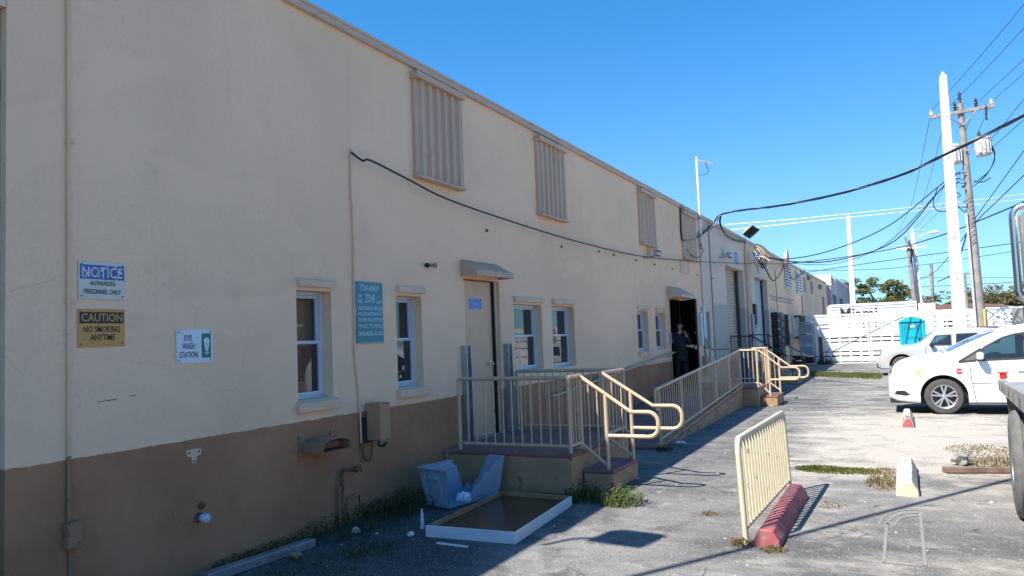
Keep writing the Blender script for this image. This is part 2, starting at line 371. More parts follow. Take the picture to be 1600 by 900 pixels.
def smoothpath(pts, sub=5):
    P = [Vector(p) for p in pts]; out = []
    for i in range(len(P)-1):
        a, b, c, d = P[max(i-1,0)], P[i], P[i+1], P[min(i+2,len(P)-1)]
        for j in range(sub):
            t = j/sub
            out.append(.5*((2*b)+(c-a)*t+(2*a-5*b+4*c-d)*t*t+(3*b-a-3*c+d)*t**3))
    return out+[P[-1]]
def lettering(txt, rect, face, mat_, parent, name='lettering', local=False, offset=0.012):
    """flat printed text filling rect (a0,a1,z0,z1); face 'x+' (a = y) or 'y-' (a = x), at plane offset"""
    cu = bpy.data.curves.new('t', 'FONT'); cu.body = txt; cu.align_x = 'LEFT'; cu.resolution_u = 3; cu.offset = offset
    o = bpy.data.objects.new('t', cu); COL.objects.link(o)
    dg = bpy.context.evaluated_depsgraph_get(); dg.update()
    me = bpy.data.meshes.new_from_object(o.evaluated_get(dg)); bpy.data.objects.remove(o)
    vs = [v.co.copy() for v in me.vertices]; fs = [tuple(p.vertices) for p in me.polygons]
    x0, x1 = min(v.x for v in vs), max(v.x for v in vs); y0, y1 = min(v.y for v in vs), max(v.y for v in vs)
    a0, a1, z0, z1, pl = rect; mb = MB(); q = []
    for v in vs:
        a = a0+(v.x-x0)/(x1-x0)*(a1-a0); z = z0+(v.y-y0)/(y1-y0)*(z1-z0)
        q.append((pl, a, z) if face == 'x+' else (a, pl, z))
    mb.add(q, fs); bpy.data.meshes.remove(me)
    off = Vector((0,0,0)); p = parent
    if not local:
        while p is not None: off += p.location; p = p.parent
    mesh = bpy.data.meshes.new(name); mesh.from_pydata([tuple(Vector(v)-off) for v in mb.v], [], mb.f); mesh.materials.append(mat_)
    ob = bpy.data.objects.new(name, mesh); COL.objects.link(ob); ob.parent = parent
    return ob

# ================================================================== THE SETTING
def sheet(name, x0, x1, y0, y1, z, mat_, nx=1, ny=1, ragged=0, kind='structure'):
    mb = MB(); vs = []
    for j in range(ny+1):
        for i in range(nx+1):
            x = x0+(x1-x0)*i/nx; y = y0+(y1-y0)*j/ny
            if ragged and (i in (0, nx) or j in (0, ny)): x += random.uniform(-ragged, ragged); y += random.uniform(-ragged, ragged)
            vs.append((x, y, z))
    mb.add(vs, [(j*(nx+1)+i, j*(nx+1)+i+1, (j+1)*(nx+1)+i+1, (j+1)*(nx+1)+i) for j in range(ny) for i in range(nx)])
    return mb.build(name, mat_, kind=kind)
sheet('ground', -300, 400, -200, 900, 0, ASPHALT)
sheet('pavement', .6, 14, 38.6, 39.95, .004, CONC, 24, 2, .05)
MARK = mat('faded_marking_paint', (.255, .243, .222), .9, .25, 6, .3, 60, dirt_or_shade=(.24, .235, .225), ds=5, dt=(.38, .55))
sheet('painted_line', 1.75, 3.3, 31.6, 32.0, .0045, CONC, 10, 1, .04)
mk = MB()                                           # worn outline left on the asphalt by an old meter cover
for (a, b, c, d) in ((4.76,4.785,6.35,7.6),(5.03,5.055,6.35,8.1),(4.76,5.055,6.33,6.36)):
    mk.quad((a,c,.004),(b,c,.004),(b,d,.004),(a,d,.004))
for k, rr in enumerate((.20, .27, .34)):
    for i in range(8):
        t0, t1 = pi/2+i*pi/2/8, pi/2+(i+1)*pi/2/8
        for (ra, rb) in ((rr, rr+.02),):
            mk.quad(*[(5.03+r_*cos(t)*.9, 7.55+r_*sin(t)*1.9, .004) for r_, t in ((ra,t0),(rb,t0),(rb,t1),(ra,t1))])
mk.build('painted_outline', MARK, kind='structure')

# ------------------------------------------------------------------ warehouse
wh = thing('warehouse', 'long cream stucco warehouse with a brown painted base, tan shutters and a tan roof edge', 'warehouse', (0, 2.86, 0))
OPEN = [(5.46,5.95,1.25,2.28,.7),(7.04,7.55,1.25,2.28,.7),(9.95,10.92,1.27,2.25,.7),(11.31,12.25,1.25,2.25,.7),
        (15.78,16.55,1.37,2.23,.7),(17.13,17.95,1.37,2.21,.7),(22.05,22.75,1.23,2.30,.35),
        (8.55,9.52,.46,2.55,.5),(18.40,19.35,.44,2.55,2.2),(25.4,28.6,.6,3.87,.5),(30.9,34.05,.6,3.80,.5),
        (59.5,61.5,2.5,3.9,.4),(48.2,49.2,3.85,4.7,.3),(52.0,53.4,3.85,4.65,.3)]
def wall_with_openings(y0, y1, z0, z1, opens, back):
    mb = MB(); ys = sorted({y0, y1} | {o[0] for o in opens} | {o[1] for o in opens} | {y0+(y1-y0)*i/20 for i in range(21)}); zs = sorted({z0, z1} | {o[2] for o in opens} | {o[3] for o in opens})
    for a, b in zip(ys, ys[1:]):
        for c, d in zip(zs, zs[1:]):
            ym, zm = (a+b)/2, (c+d)/2
            if any(o[0] < ym < o[1] and o[2] < zm < o[3] for o in opens): continue
            mb.quad((0,a,c),(0,b,c),(0,b,d),(0,a,d))
    for (a, b, c, d, dp) in opens:
        if dp > .6:
            mb.cur = 1; e = -dp; g = -.004 if dp > 1 else -.172  # black lining over the reveals paints in the unlit interior
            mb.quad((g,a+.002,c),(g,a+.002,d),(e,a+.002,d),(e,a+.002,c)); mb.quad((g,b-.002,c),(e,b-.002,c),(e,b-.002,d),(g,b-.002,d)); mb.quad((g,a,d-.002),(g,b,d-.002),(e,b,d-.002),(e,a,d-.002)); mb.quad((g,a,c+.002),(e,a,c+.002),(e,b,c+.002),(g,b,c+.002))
        mb.cur = 0
        mb.quad((0,a,c),(0,a,d),(-dp,a,d),(-dp,a,c)); mb.quad((0,b,c),(-dp,b,c),(-dp,b,d),(0,b,d))
        mb.quad((0,a,c),(-dp,a,c),(-dp,b,c),(0,b,c)); mb.quad((0,a,d),(0,b,d),(-dp,b,d),(-dp,a,d))
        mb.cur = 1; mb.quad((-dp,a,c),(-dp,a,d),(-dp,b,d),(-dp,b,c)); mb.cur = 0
    mb.quad((0,y0,z0),(0,y0,z1),(back,y0,z1),(back,y0,z0)); mb.quad((0,y1,z0),(back,y1,z0),(back,y1,z1),(0,y1,z1))
    mb.quad((back,y0,z0),(back,y0,z1),(back,y1,z1),(back,y1,z0)); mb.quad((0,y0,z1),(0,y1,z1),(back,y1,z1),(back,y0,z1))
    return mb
bl = MB
w = wall_with_openings(2.86, 64, 0, 5.0, OPEN, -14)
# recalc_normals would be confused by the recesses: they stay as authored, all faces are two-sided
w.build('wall', [STUCCO, DARK], wh)
y = 2.86; k = 0
while y < 64:                                        # roof-edge coping in lengths with open joints
    y2 = min(y+6.1, 64); mb = MB()
    mb.prism([(-.35,y,5.0),(.05,y,5.0),(.045,y,5.015),(.03,y,5.02),(.03,y,5.075),(.045,y,5.08),(.045,y,5.11),(-.35,y,5.125)], (0,y2-y-.012,0))
    mb.build('coping', CAPM, wh); y = y2
def sash_window(y0, y1, z0, z1, curtain=None, head=True, sill=True, sillz=.11, meet=.52):
    fx = -.115; t = .035; mb = MB(); zm = z0+(z1-z0)*meet
    mb.box(fx-.05,fx,y0,y0+t,z0,z1); mb.box(fx-.05,fx,y1-t,y1,z0,z1)
    mb.box(fx-.05,fx,y0+t,y1-t,z0,z0+t); mb.box(fx-.05,fx,y0+t,y1-t,z1-t,z1)
    f = mb.build('window', WHITEF, wh, bevel=.003)
    s_ = MB(); t2 = .03
    for (a, b, xo) in ((z0+t, zm+.02, .012), (zm-.02, z1-t, -.015)):
        x0, x1 = fx-.035+xo, fx-.008+xo
        s_.box(x0,x1,y0+t+.001,y0+t+t2,a,b); s_.box(x0,x1,y1-t-t2,y1-t-.001,a,b); s_.box(x0,x1,y0+t+t2,y1-t-t2,a,a+t2); s_.box(x0,x1,y0+t+t2,y1-t-t2,b-t2,b)
    s_.build('sash', WHITEF, f, bevel=.002)
    for (a, b, xo) in ((z0+t+t2, zm-.01, 0), (zm+.01, z1-t-t2, -.027)):
        MB().quad((fx-.02+xo,y0+t+t2,a),(fx-.02+xo,y1-t-t2,a),(fx-.02+xo,y1-t-t2,b),(fx-.02+xo,y0+t+t2,b)).build('pane', GLASS, f, recalc=False)
    if head:
        MB().prism([(0,y0+.01,z1+.035),(.05,y0+.01,z1+.035),(.05,y0+.01,z1+.045),(.045,y0+.01,z1+.10),(0,y0+.01,z1+.11)], (0,y1-y0+.02,0)).build('window_header', CREAM, wh)
    if sill:
        MB().prism([(0,y0-.03,z0-sillz),(.05,y0-.03,z0-sillz),(.055,y0-.03,z0-.025),(0,y0-.03,z0-.003)], (0,y1-y0+.07,0)).build('sill', CREAM, wh, bevel=.004)
    if curtain:
        a, b, c, d = curtain; mb = MB(); n = 26; vs = []
        for i in range(n+1):
            yy = a+(b-a)*i/n; xx = -.24+.02*sin(i*1.5)+.012*sin(i*.63)
            vs += [(xx,yy,c),(xx-.015*sin(i*1.1),yy,(c+d)/2),(xx,yy,d)]
        mb.add(vs, [(i*3+j, i*3+3+j, i*3+4+j, i*3+1+j) for i in range(n) for j in (0,1)])
        mb.build('curtain', CURTAIN, f, smooth=60)
sash_window(5.46,5.95,1.25,2.28,(5.50,5.95,1.75,2.26)); sash_window(7.04,7.55,1.25,2.28,(7.08,7.36,1.45,2.26))
sash_window(9.95,10.92,1.27,2.25,sill=False); sash_window(11.31,12.25,1.25,2.25,(11.4,11.9,1.98,2.22),sill=False)
sash_window(15.78,16.55,1.37,2.23,(16.1,16.5,1.4,2.2)); sash_window(17.13,17.95,1.37,2.21,(17.2,17.9,1.9,2.2),sill=False)
MB().prism([(0,22.0,2.33),(.05,22.0,2.33),(.05,22.0,2.40),(0,22.0,2.41)], (0,.8,0)).build('window_header', CREAM, wh)
def shutter(y0, y1, z0, z1):
    mb = MB(); n = 6; per = (y1-y0-.02)/n; prof = []
    for i in range(n):
        a = y0+.01+i*per; prof += [(.045,a),(.045,a+.50*per),(.080,a+.60*per),(.080,a+.88*per)]
    prof.append((.045, y1-.01))
    for i, (p, q) in enumerate(zip(prof, prof[1:])):
        mb.quad((p[0],p[1],z0+.03),(q[0],q[1],z0+.03),(q[0],q[1],z1-.05),(p[0],p[1],z1-.05))
        mb.quad((p[0],p[1],z1-.05),(q[0],q[1],z1-.05),(.02,q[1],z1-.05),(.02,p[1],z1-.05)); mb.quad((p[0],p[1],z0+.03),(.02,p[1],z0+.03),(.02,q[1],z0+.03),(q[0],q[1],z0+.03))
    mb.quad((.0,y0+.01,z0),(.045,y0+.01,z0),(.045,y0+.01,z1-.05),(0,y0+.01,z1-.05))
    s = mb.build('shutter', SHUT, wh)
    MB().box(.0,.125,y0-.02,y1+.02,z1-.075,z1).build('top_track', SHUT, s, bevel=.006)
    MB().box(.0,.11,y0-.01,y1+.01,z0-.005,z0+.028).build('bottom_track', SHUT, s, bevel=.004)
    g = MB().box(.0,.07,y1-.008,y1+.012,z0+.03,z1-.078).build('side_track', SHUT, s)
shutter(7.46,8.52,3.68,4.94); shutter(10.89,11.97,3.67,4.93); shutter(16.20,17.34,3.70,4.93); shutter(19.90,21.30,3.66,4.93)
box('patch_plate', (.002,.03,19.6,20.5,3.28,3.62), CREAM, wh)
# door one
d1 = MB().box(-.10,-.055,8.575,9.37,.475,2.535).build('door', DOORP, wh, bevel=.003)
MB().lathe([(.034,0),(.034,.012),(.012,.016),(.012,.05)], (-.0535,9.28,1.42), 'x', 14).build('door_rose', STEEL, d1, smooth=40)
MB().tube(arc((-.012,9.27,1.42),(0,-1,0),(0,0,-1),.001,0,.1,1)+[(-.008,9.26,1.42),(-.006,9.13,1.415)],.011).build('door_handle', STEEL, d1, smooth=50)
for z in (.75, 1.5, 2.25): MB().tube([(-.052,8.572,z-.05),(-.052,8.572,z+.05)],.011,6).build('hinge', STEEL, d1)
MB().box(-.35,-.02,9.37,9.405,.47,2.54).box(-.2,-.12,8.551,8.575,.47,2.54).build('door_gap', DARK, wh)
MB().box(-.12,-.03,9.406,9.519,.47,2.549).build('door_jamb', TRIM, wh)
MB().box(-.12,.02,8.552,9.518,.461,.474).build('threshold', GALV, wh)
def awning(y0, y1, z0, z1, d, mat_):
    mb = MB()
    mb.add([(0,y0,z1),(0,y1,z1),(d,y1,z0+.07),(d,y0,z0+.07),(d,y1,z0),(d,y0,z0)], [(0,1,2,3),(3,2,4,5)])
    mb.add([(0,y0,z1),(d,y0,z0+.07),(d,y0,z0),(0,y0,z0)], [(0,1,2,3)]); mb.add([(0,y1,z1),(0,y1,z0),(d,y1,z0),(d,y1,z0+.07)], [(0,1,2,3)])
    mb.quad((.0,y0,z1+.004),(.0,y1,z1+.004),(.015,y1,z1+.004),(.015,y0,z1+.004))
    a = mb.build('awning', mat_, wh)
    for yy in (y0+.001, (y0+y1)/2, y1-.012): MB().box(d+.001,d+.004,yy,yy+.011,z0,z0+.068).build('awning_seam', mat_, a)
awning(8.47,9.50,2.575,2.78,.24,TRIM); awning(18.2,19.6,2.58,2.86,.36,CAPM)
for k in range(10):
    yb = (9.2,11.8,13.6,14.43,15.86,17.25,18.8,20.3,21.4,23.3)[k]; MB().lathe([(.022,0),(.018,.03),(0,.035)], (0,yb,3.24+.012*k if k < 2 else 3.32), 'x', 8).build('anchor_bolt', RUST, wh)
MB().tube([(.03,7.65,2.655),(.03,7.80,2.665)],.010,6).lathe([(.028,-.02),(.028,.02)],(.03,7.66,2.655),'y',8).tube(arc((.03,7.83,2.667),(0,1,0),(0,0,1),.025,0,2*pi,10),.007,5).build('wall_hook', BLACK, wh)
# roll-up doors: every slat its own piece
def roll_door(y0, y1, z0, z1, x, mat_, pitch):
    p = MB().quad((x-.03,y0,z0),(x-.03,y1,z0),(x-.03,y1,z1),(x-.03,y0,z1)).build('roll_door', mat_, wh)
    n = int((z1-z0)/pitch); src = None
    for i in range(n):
        z = z0+i*pitch
        if src is None:
            src = MB().prism([(x-.025,y0,z),(x-.008,y0,z+.012),(x,y0,z+pitch*.5),(x-.008,y0,z+pitch-.012),(x-.025,y0,z+pitch-.004)], (0,y1-y0,0)).build('slat', mat_, p)
        else:
            c = src.copy(); COL.objects.link(c); c.location.z = i*pitch
roll_door(25.4,28.45,.6,3.86,-.30,ROLLM,.105)
MB().box(-.34,-.2,28.45,28.598,.601,3.869).build('door_track', BROWNR, wh)
MB().box(-.29,-.25,30.91,33.9,.61,3.79).build('loading_door', BLUEDOOR, wh, bevel=.004)
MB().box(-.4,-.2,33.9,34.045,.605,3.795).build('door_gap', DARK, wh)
# far bay: louvred vents, narrow dark windows, barred window, side door
for (a, b, z0, z1) in ((39.9,42.0,3.72,4.86),(44.4,46.6,3.62,4.82)):
    v = MB().box(0,.02,a,b,z0,z1).build('vent_block', DARK, wh); n = 8
    MB().box(.021,.07,a-.04,a,z0-.05,z1+.05).box(.021,.07,b,b+.04,z0-.05,z1+.05).box(.021,.07,a,b,z0-.05,z0).box(.021,.07,a,b,z1,z1+.05).box(.021,.07,(a+b)/2-.05,(a+b)/2+.05,z0,z1).build('vent_frame', WHITEP, v)
    for i in range(n):
        z = z0+(i+.5)*(z1-z0)/n
        MB().hexa([(.021,a,z),(.08,a,z-.05),(.08,b,z-.05),(.021,b,z),(.021,a,z+.06),(.08,a,z+.01),(.08,b,z+.01),(.021,b,z+.06)]).build('louvre', WHITEP, v)
for (a, b) in ((37.4,38.5),(38.95,40.0)):
    f = MB().box(0,.05,a,b,.95,2.36).build('narrow_window', DARK, wh); MB().box(.051,.08,a-.05,b+.05,.90,.949).box(.051,.08,a-.05,b+.05,2.361,2.41).box(.051,.08,(a+b)/2-.03,(a+b)/2+.03,.95,2.36).build('window_frame', BLACK, f)
bw = MB().box(0,.12,41.6,46.4,1.25,2.34).build('barred_window', WHITEP, wh)
MB().box(.12,.45,41.5,46.5,2.30,2.36).box(.12,.45,41.5,46.5,1.2,1.26).build('bar_frame', BLACK, bw)
for i in range(7): MB().box(.36,.44,41.55+i*.78,41.75+i*.78+(.25 if i % 2 else 0),1.26,2.30).build('window_bar', BLACK, bw)
box('side_door', (0,.04,40.2,41.2,.1,1.5), mat('grey_violet_paint',(.30,.29,.36),.6), wh)
for (a, zz) in ((47.0,4.95),(50.5,4.8),(57.5,4.5)): MB().lathe([(.16,0),(.2,.12),(.1,.22)], (0,a,zz), 'x', 10).build('wall_lamp', GREYC, wh, smooth=50)
MB().box(.002,.02,34.6,42.5,3.12,3.20).box(.002,.02,34.9,42.3,2.98,3.04).build('faded_stripe', mat('faded_violet_paint',(.40,.30,.33),.8,.3,4), wh)
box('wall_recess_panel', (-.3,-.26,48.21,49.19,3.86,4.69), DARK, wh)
# rust marks bleeding from rebar
for (a, b, z, dz) in ((3.47,3.62,1.42,.01),(3.72,3.78,1.44,.005)):
    MB().quad((.002,a,z),(.002,b,z+dz-.003),(.002,b,z+dz+.004),(.002,a,z+.004)).build('rust_mark', mat('rust_stain',(.28,.10,.035),.9), wh)
# concrete base pieces
# grey block bay at the left end
nb = thing('block_wall', 'grey concrete block wall set back at the left end of the warehouse', 'wall', (-.06, 2.0, 0))
cw = MB().box(-14,0,-9,1.23,0,5.0).box(-.30,.0,1.23,2.855,4.0,5.0).box(-14,-.4,1.23,2.855,0,5.0).build('pier', CREAM, nb)
src = None
for r in range(20):
    for c in range(5):
        yb = 1.235+c*.4-(.2 if r % 2 else 0); y0 = max(yb, 1.235); y1 = min(yb+.39, 2.85)
        if y1-y0 < .05: continue
        MB().box(-.3,-.06+random.uniform(-.004,.004),y0,y1,r*.2,r*.2+.19).build('block', BLOCKM, nb)

# ------------------------------------------------------------------ entry platform, ramp, rails
pl = thing('entry_platform', 'low concrete platform with red painted top and steps at the closed tan door', 'platform', (.82, 8.9, 0))
def slab(root, x0, x1, y0, y1, zt, name='deck', t=.05, body='platform_wall', lip=.012):
    MB().box(x0,x1,y0,y1,0,zt-t).build(body, TANC, root, bevel=.012)
    MB().box(x0+(.001 if x0 <= .01 else -lip),x1+lip,y0-lip,y1+lip,zt-t+.001,zt).build(name, DECK, root, bevel=.008)
slab(pl, .003, 1.66, 7.93, 9.9, .46)
MB().box(1.675,2.03,8.22,9.12,0,.20).build('step', TANC, pl, bevel=.012); MB().box(1.674,2.038,8.212,9.128,.201,.235).build('tread', DECK, pl, bevel=.006)
rp = thing('access_ramp', 'red topped concrete ramp rising along the warehouse to the black door', 'ramp', (.82, 15, 0))
MB().hexa([(.003,11.4,0),(1.68,11.4,0),(1.68,18.1,0),(.003,18.1,0),(.003,11.4,.005),(1.68,11.4,.005),(1.68,18.1,.39),(.003,18.1,.39)]).build('ramp_wall', TANC, rp)
MB().hexa([(.004,11.35,.006),(1.69,11.35,.006),(1.69,18.1,.391),(.004,18.1,.391),(.004,11.35,.03),(1.69,11.35,.03),(1.69,18.1,.44),(.004,18.1,.44)]).build('deck', DECK, rp)
MB().hexa([(1.56,11.4,.03),(1.70,11.4,.03),(1.70,18.1,.44),(1.56,18.1,.44),(1.56,11.4,.07),(1.70,11.4,.07),(1.70,18.1,.50),(1.56,18.1,.50)]).build('kerb', TANC, rp, bevel=.01)
ld2 = thing('landing', 'red topped concrete landing in front of the open black door', 'landing', (1, 18.9, 0))
slab(ld2, .003, 2.03, 18.105, 19.75, .44)
MB().box(2.045,2.40,18.25,19.25,0,.19).build('step', TANC, ld2, bevel=.012); MB().box(2.044,2.408,18.242,19.258,.191,.225).build('tread', DECK, ld2, bevel=.006)

R = .024
def panel_rail(root, a, b, zt0, zt1, zb0, zb1, n, posts=(True, True), zp0=None, zp1=None):
    """rail panel between plan points a, b with top/bottom bars and n balusters, each a part"""
    a, b = Vector((*a,0)), Vector((*b,0)); P = lambda t, z: (a.x+(b.x-a.x)*t, a.y+(b.y-a.y)*t, z)
    tube('top_rail', [P(0,zt0),P(1,zt1)], R, RAILP, root); tube('bottom_rail', [P(0,zb0),P(1,zb1)], R*.8, RAILP, root)
    for i in range(1, n+1):
        t = i/(n+1); tube('baluster', [P(t,zb0+(zb1-zb0)*t),P(t,zt0+(zt1-zt0)*t)], .0085, RAILP, root, 6)
    for t, on, zb, zt, zp in ((0,posts[0],zb0,zt0,zp0),(1,posts[1],zb1,zt1,zp1)):
        if on:
            z_ = zb-.06 if zp is None else zp; q = P(t, z_); po = tube('post', [q,P(t,zt)], R, RAILP, root)
            if zp is not None and zp > .43: MB().box(q[0]-.05,q[0]+.05,q[1]-.05,q[1]+.05,z_+.001,z_+.010).build('base_plate', RAILP, po)
def stair_rail(root, x0, y, z0, x1, z1, xl, zl, post_x, yb=None, dz=.27):
    r_ = .11
    pts = [(x0,y,z0),(x1,y,z1),(xl-r_,y,z1)] + arc((xl-r_,y,z1-r_),(0,0,1),(1,0,0),r_,0.2,pi/2,5) + arc((xl-r_,y,z1-dz+r_),(1,0,0),(0,0,-1),r_,0,pi/2,5) + [(post_x+.02,y,z1-dz)]
    tube('handrail', pts, R, RAILP, root)
    zt = z0+(z1-z0)*(post_x-x0)/(x1-x0)
    tube('post', [(post_x,y,0.0),(post_x,y,zt)], R, RAILP, root)
    MB().box(post_x-.05,post_x+.05,y-.05,y+.05,.001,.010).build('base_plate', RAILP, root)
    tube('stringer', [(x0,y,.52),(post_x,y,.27)], R*.8, RAILP, root)
    for i in (1,2):
        t = i/3; xx = x0+(post_x-x0)*t; tube('baluster', [(xx,y,.52-.25*t),(xx,y,z0+(z1-z0)*(xx-x0)/(x1-x0))], .0085, RAILP, root, 6)
r1 = thing('platform_railing', 'cream painted tube railing round the entry platform with looped stair handrails', 'railing', (1.0, 8.9, 0))
panel_rail(r1, (.22,7.96),(1.64,7.96),1.29,1.29,.53,.53,11, zp0=.40, zp1=.40)
panel_rail(r1, (1.64,7.96),(1.64,8.30),1.29,1.29,.53,.53,3, (False,True), zp1=.46)
panel_rail(r1, (1.64,9.05),(1.64,9.86),1.28,1.28,.52,.52,6, zp0=.46, zp1=.46)
panel_rail(r1, (.05,9.86),(1.64,9.86),1.28,1.28,.52,.52,13, (True,False), zp0=.46)
stair_rail(r1, 1.64,8.30,1.29,2.24,.88,2.55,.6,1.95); stair_rail(r1, 1.64,9.05,1.28,2.27,.88,2.62,.6,2.0)
r2_ = thing('ramp_railing', 'cream painted railing rising along the ramp to the landing with looped stair handrails', 'railing', (1.65, 15, 0))
for i in range(5):
    ya, yb = 11.45+i*1.334, 11.45+(i+1)*1.334; hz = lambda y_: .91+(y_-11.45)*.0547; lz = lambda y_: .14+(y_-11.45)*.0585
    panel_rail(r2_, (1.64,ya),(1.64,yb),hz(ya),hz(yb),lz(ya),lz(yb),9, (i == 0, True), zp0=.03, zp1=.03+(yb-11.4)*.0612)
panel_rail(r2_, (1.64,18.12),(2.02,18.12),1.275,1.275,.53,.53,3, (False,True), zp1=.44)
panel_rail(r2_, (.62,19.72),(2.02,19.72),1.275,1.275,.53,.53,11, zp0=.44, zp1=.44)
panel_rail(r2_, (2.02,19.30),(2.02,19.72),1.275,1.275,.53,.53,3, (True,False), zp0=.44)
stair_rail(r2_, 2.02,18.28,1.275,2.52,.86,2.90,.6,2.25); stair_rail(r2_, 2.02,19.30,1.275,2.58,.84,2.98,.6,2.33)
tube('handrail', smoothpath([(1.64,11.45,.91),(1.64,11.32,.905),(1.64,11.28,.85),(1.64,11.28,.66),(1.64,11.33,.60),(1.64,11.45,.60)],4), R, RAILP, r2_)
wr = thing('wall_handrail', 'single grey handrail bracketed to the wall above the ramp', 'handrail', (.08, 14, .9))
tube('rail', [(.09,10.95,.83),(.09,11.15,.83),(.09,17.2,1.20),(.09,18.32,1.27)], .021, RAILP, wr)
for yy in (11.3, 13.6, 15.9, 18.0):
    zz = .83+(yy-11.15)*.0612; MB().tube([(.001,yy,zz-.07),(.05,yy,zz-.07),(.09,yy,zz-.02)],.009,6).lathe([(.03,0),(.03,.006)],(.001,yy,zz-.07),'x',10).build('bracket', RAILP, wr)
# flood-barrier channels beside the tan door
for yy, lab in ((8.42,'galvanised steel channel post on the near side of the tan door'),(9.58,'galvanised steel channel post on the far side of the tan door')):
    c = thing('channel_post', lab, 'post', (.03,yy+.05,.46), group='channel posts beside the tan door')
    MB().box(.003,.012,yy,yy+.20,.465,1.68).box(.0125,.085,yy,yy+.012,.465,1.68).box(.0125,.085,yy+.11,yy+.122,.465,1.68).build('channel', GALV, c)
    for i in range(7): MB().lathe([(.013,0),(.013,.012)],(.0125,yy+.16,.55+i*.18),'x',8).build('bolt', BLACK, c)
dr = thing('door', 'black steel door swung open over the landing', 'door', (0, 19.34, .44))
dd = Vector((.60,-.79,0)).normalized(); nn = Vector((-.79,-.60,0)).normalized()   # nn points to the camera side
def leafpt(s_, d_, z): return tuple(Vector((0.01,19.335,0))+dd*s_+nn*d_+Vector((0,0,z)))
MB().hexa([leafpt(-.03,0,.455),leafpt(.93,0,.455),leafpt(.93,-.045,.455),leafpt(-.03,-.045,.455),leafpt(-.03,0,2.54),leafpt(.93,0,2.54),leafpt(.93,-.045,2.54),leafpt(-.03,-.045,2.54)]).build('door_leaf', BLACKDOOR, dr)
MB().tube([leafpt(.62,.05,1.36),leafpt(.90,.05,1.36)],.018,8).build('push_bar', STEEL, dr, smooth=50)
MB().hexa([leafpt(.82,.001,1.32),leafpt(.91,.001,1.32),leafpt(.91,.035,1.32),leafpt(.82,.035,1.32),leafpt(.82,.001,1.41),leafpt(.91,.001,1.41),leafpt(.91,.035,1.41),leafpt(.82,.035,1.41)]).build('lock_case', GALV, dr)
MB().tube([leafpt(.78,.03,1.72),leafpt(.91,.03,1.72)],.012,6).build('deadbolt', STEEL, dr)
kp = thing('keypad', 'grey keypad box on the wall left of the open black door', 'keypad', (.02,18.28,1.6))
box('keypad_case', (.002,.05,18.23,18.34,1.48,1.74), GALV, kp, .006); box('keypad_face', (.051,.054,18.25,18.32,1.58,1.71), BLACK, kp)
lp = MB().quad((.0025,17.99,1.30),(.0025,18.13,1.30),(.0025,18.13,.60),(.0025,17.99,.60))
ds = thing('dock_stair', 'small concrete dock stair with dark brown rails before the beige roll-up door', 'stair', (.7, 26.8, 0))
slab(ds, .003,1.15,25.1,28.6,.60)
for i in range(3): MB().box(1.165+i*.3,1.46+i*.3,25.1,28.6,0,.45-i*.15).build('step', TANC, ds, bevel=.01)
dk = thing('dock_railing', 'dark brown tube railing on the dock stair', 'railing', (.8, 26.8, .6))
for yy in (25.16, 28.5):
    tube('top_rail', [(.1,yy,1.55),(.75,yy,1.53),(2.05,yy,.72),(2.2,yy,.72)], .022, BROWNR, dk); tube('mid_rail', [(.1,yy,1.1),(.75,yy,1.1),(2.0,yy,.40)], .018, BROWNR, dk)
    for xx, z0, z1 in ((.1,.6,1.55),(.75,.6,1.53),(1.9,0,.8)): tube('post', [(xx,yy,z0),(xx,yy,z1)], .022, BROWNR, dk)
    for i in range(5): tube('baluster', [(.2+i*.11,yy,.62),(.2+i*.11,yy,1.54)], .008, BROWNR, dk, 6)
nb2 = thing('plastic_barrel', 'dark navy plastic barrel standing behind the landing rails', 'barrel', (.9, 22.2, 0))
MB().lathe([(.27,0),(.29,.03),(.30,.3),(.29,.33),(.30,.36),(.30,.6),(.29,.63),(.30,.66),(.29,.88),(.25,.92),(.22,.9),(0,.9)], (.9,22.2,0), 'z', 20).build('barrel_body', NAVY, nb2, smooth=40)
MB().lathe([(.04,.9),(.04,.94),(0,.94)], (.98,22.2,0), 'z', 10).build('bung', BLACK, nb2)

# ------------------------------------------------------------------ things on the warehouse wall
def flatmat(name, col, **k): return mat(name, col, .5, .06, 6, 0, dirt_or_shade=[v*.7+.02 for v in col], ds=14, dt=(.6,.8), **k)
SG_CREAM = flatmat('sign_cream',(.66,.63,.52)); SG_BLUE = mat('sign_blue',(.055,.12,.42),.5,.1,5,0,dirt_or_shade=(.60,.60,.56),ds=38,dt=(.56,.62)); SG_BLACK = flatmat('sign_black',(.035,.028,.022))
SG_YEL = flatmat('sign_ochre',(.64,.32,.085)); SG_WHITE = flatmat('sign_white',(.68,.74,.78)); SG_GREEN = flatmat('sign_green',(.0,.20,.13)); SG_TEAL = flatmat('sign_teal',(.03,.235,.28)); SG_LT = flatmat('sign_pale_ink',(.55,.68,.72))
SG_DKG = flatmat('sign_dark_green',(.03,.12,.12)); SG_DB = flatmat('door_sign_blue',(.10,.24,.62)); SG_DBL = flatmat('door_sign_pale',(.45,.58,.80)); BOLT = mat('sign_bolt',(.06,.055,.05),.5,.1,3,0)
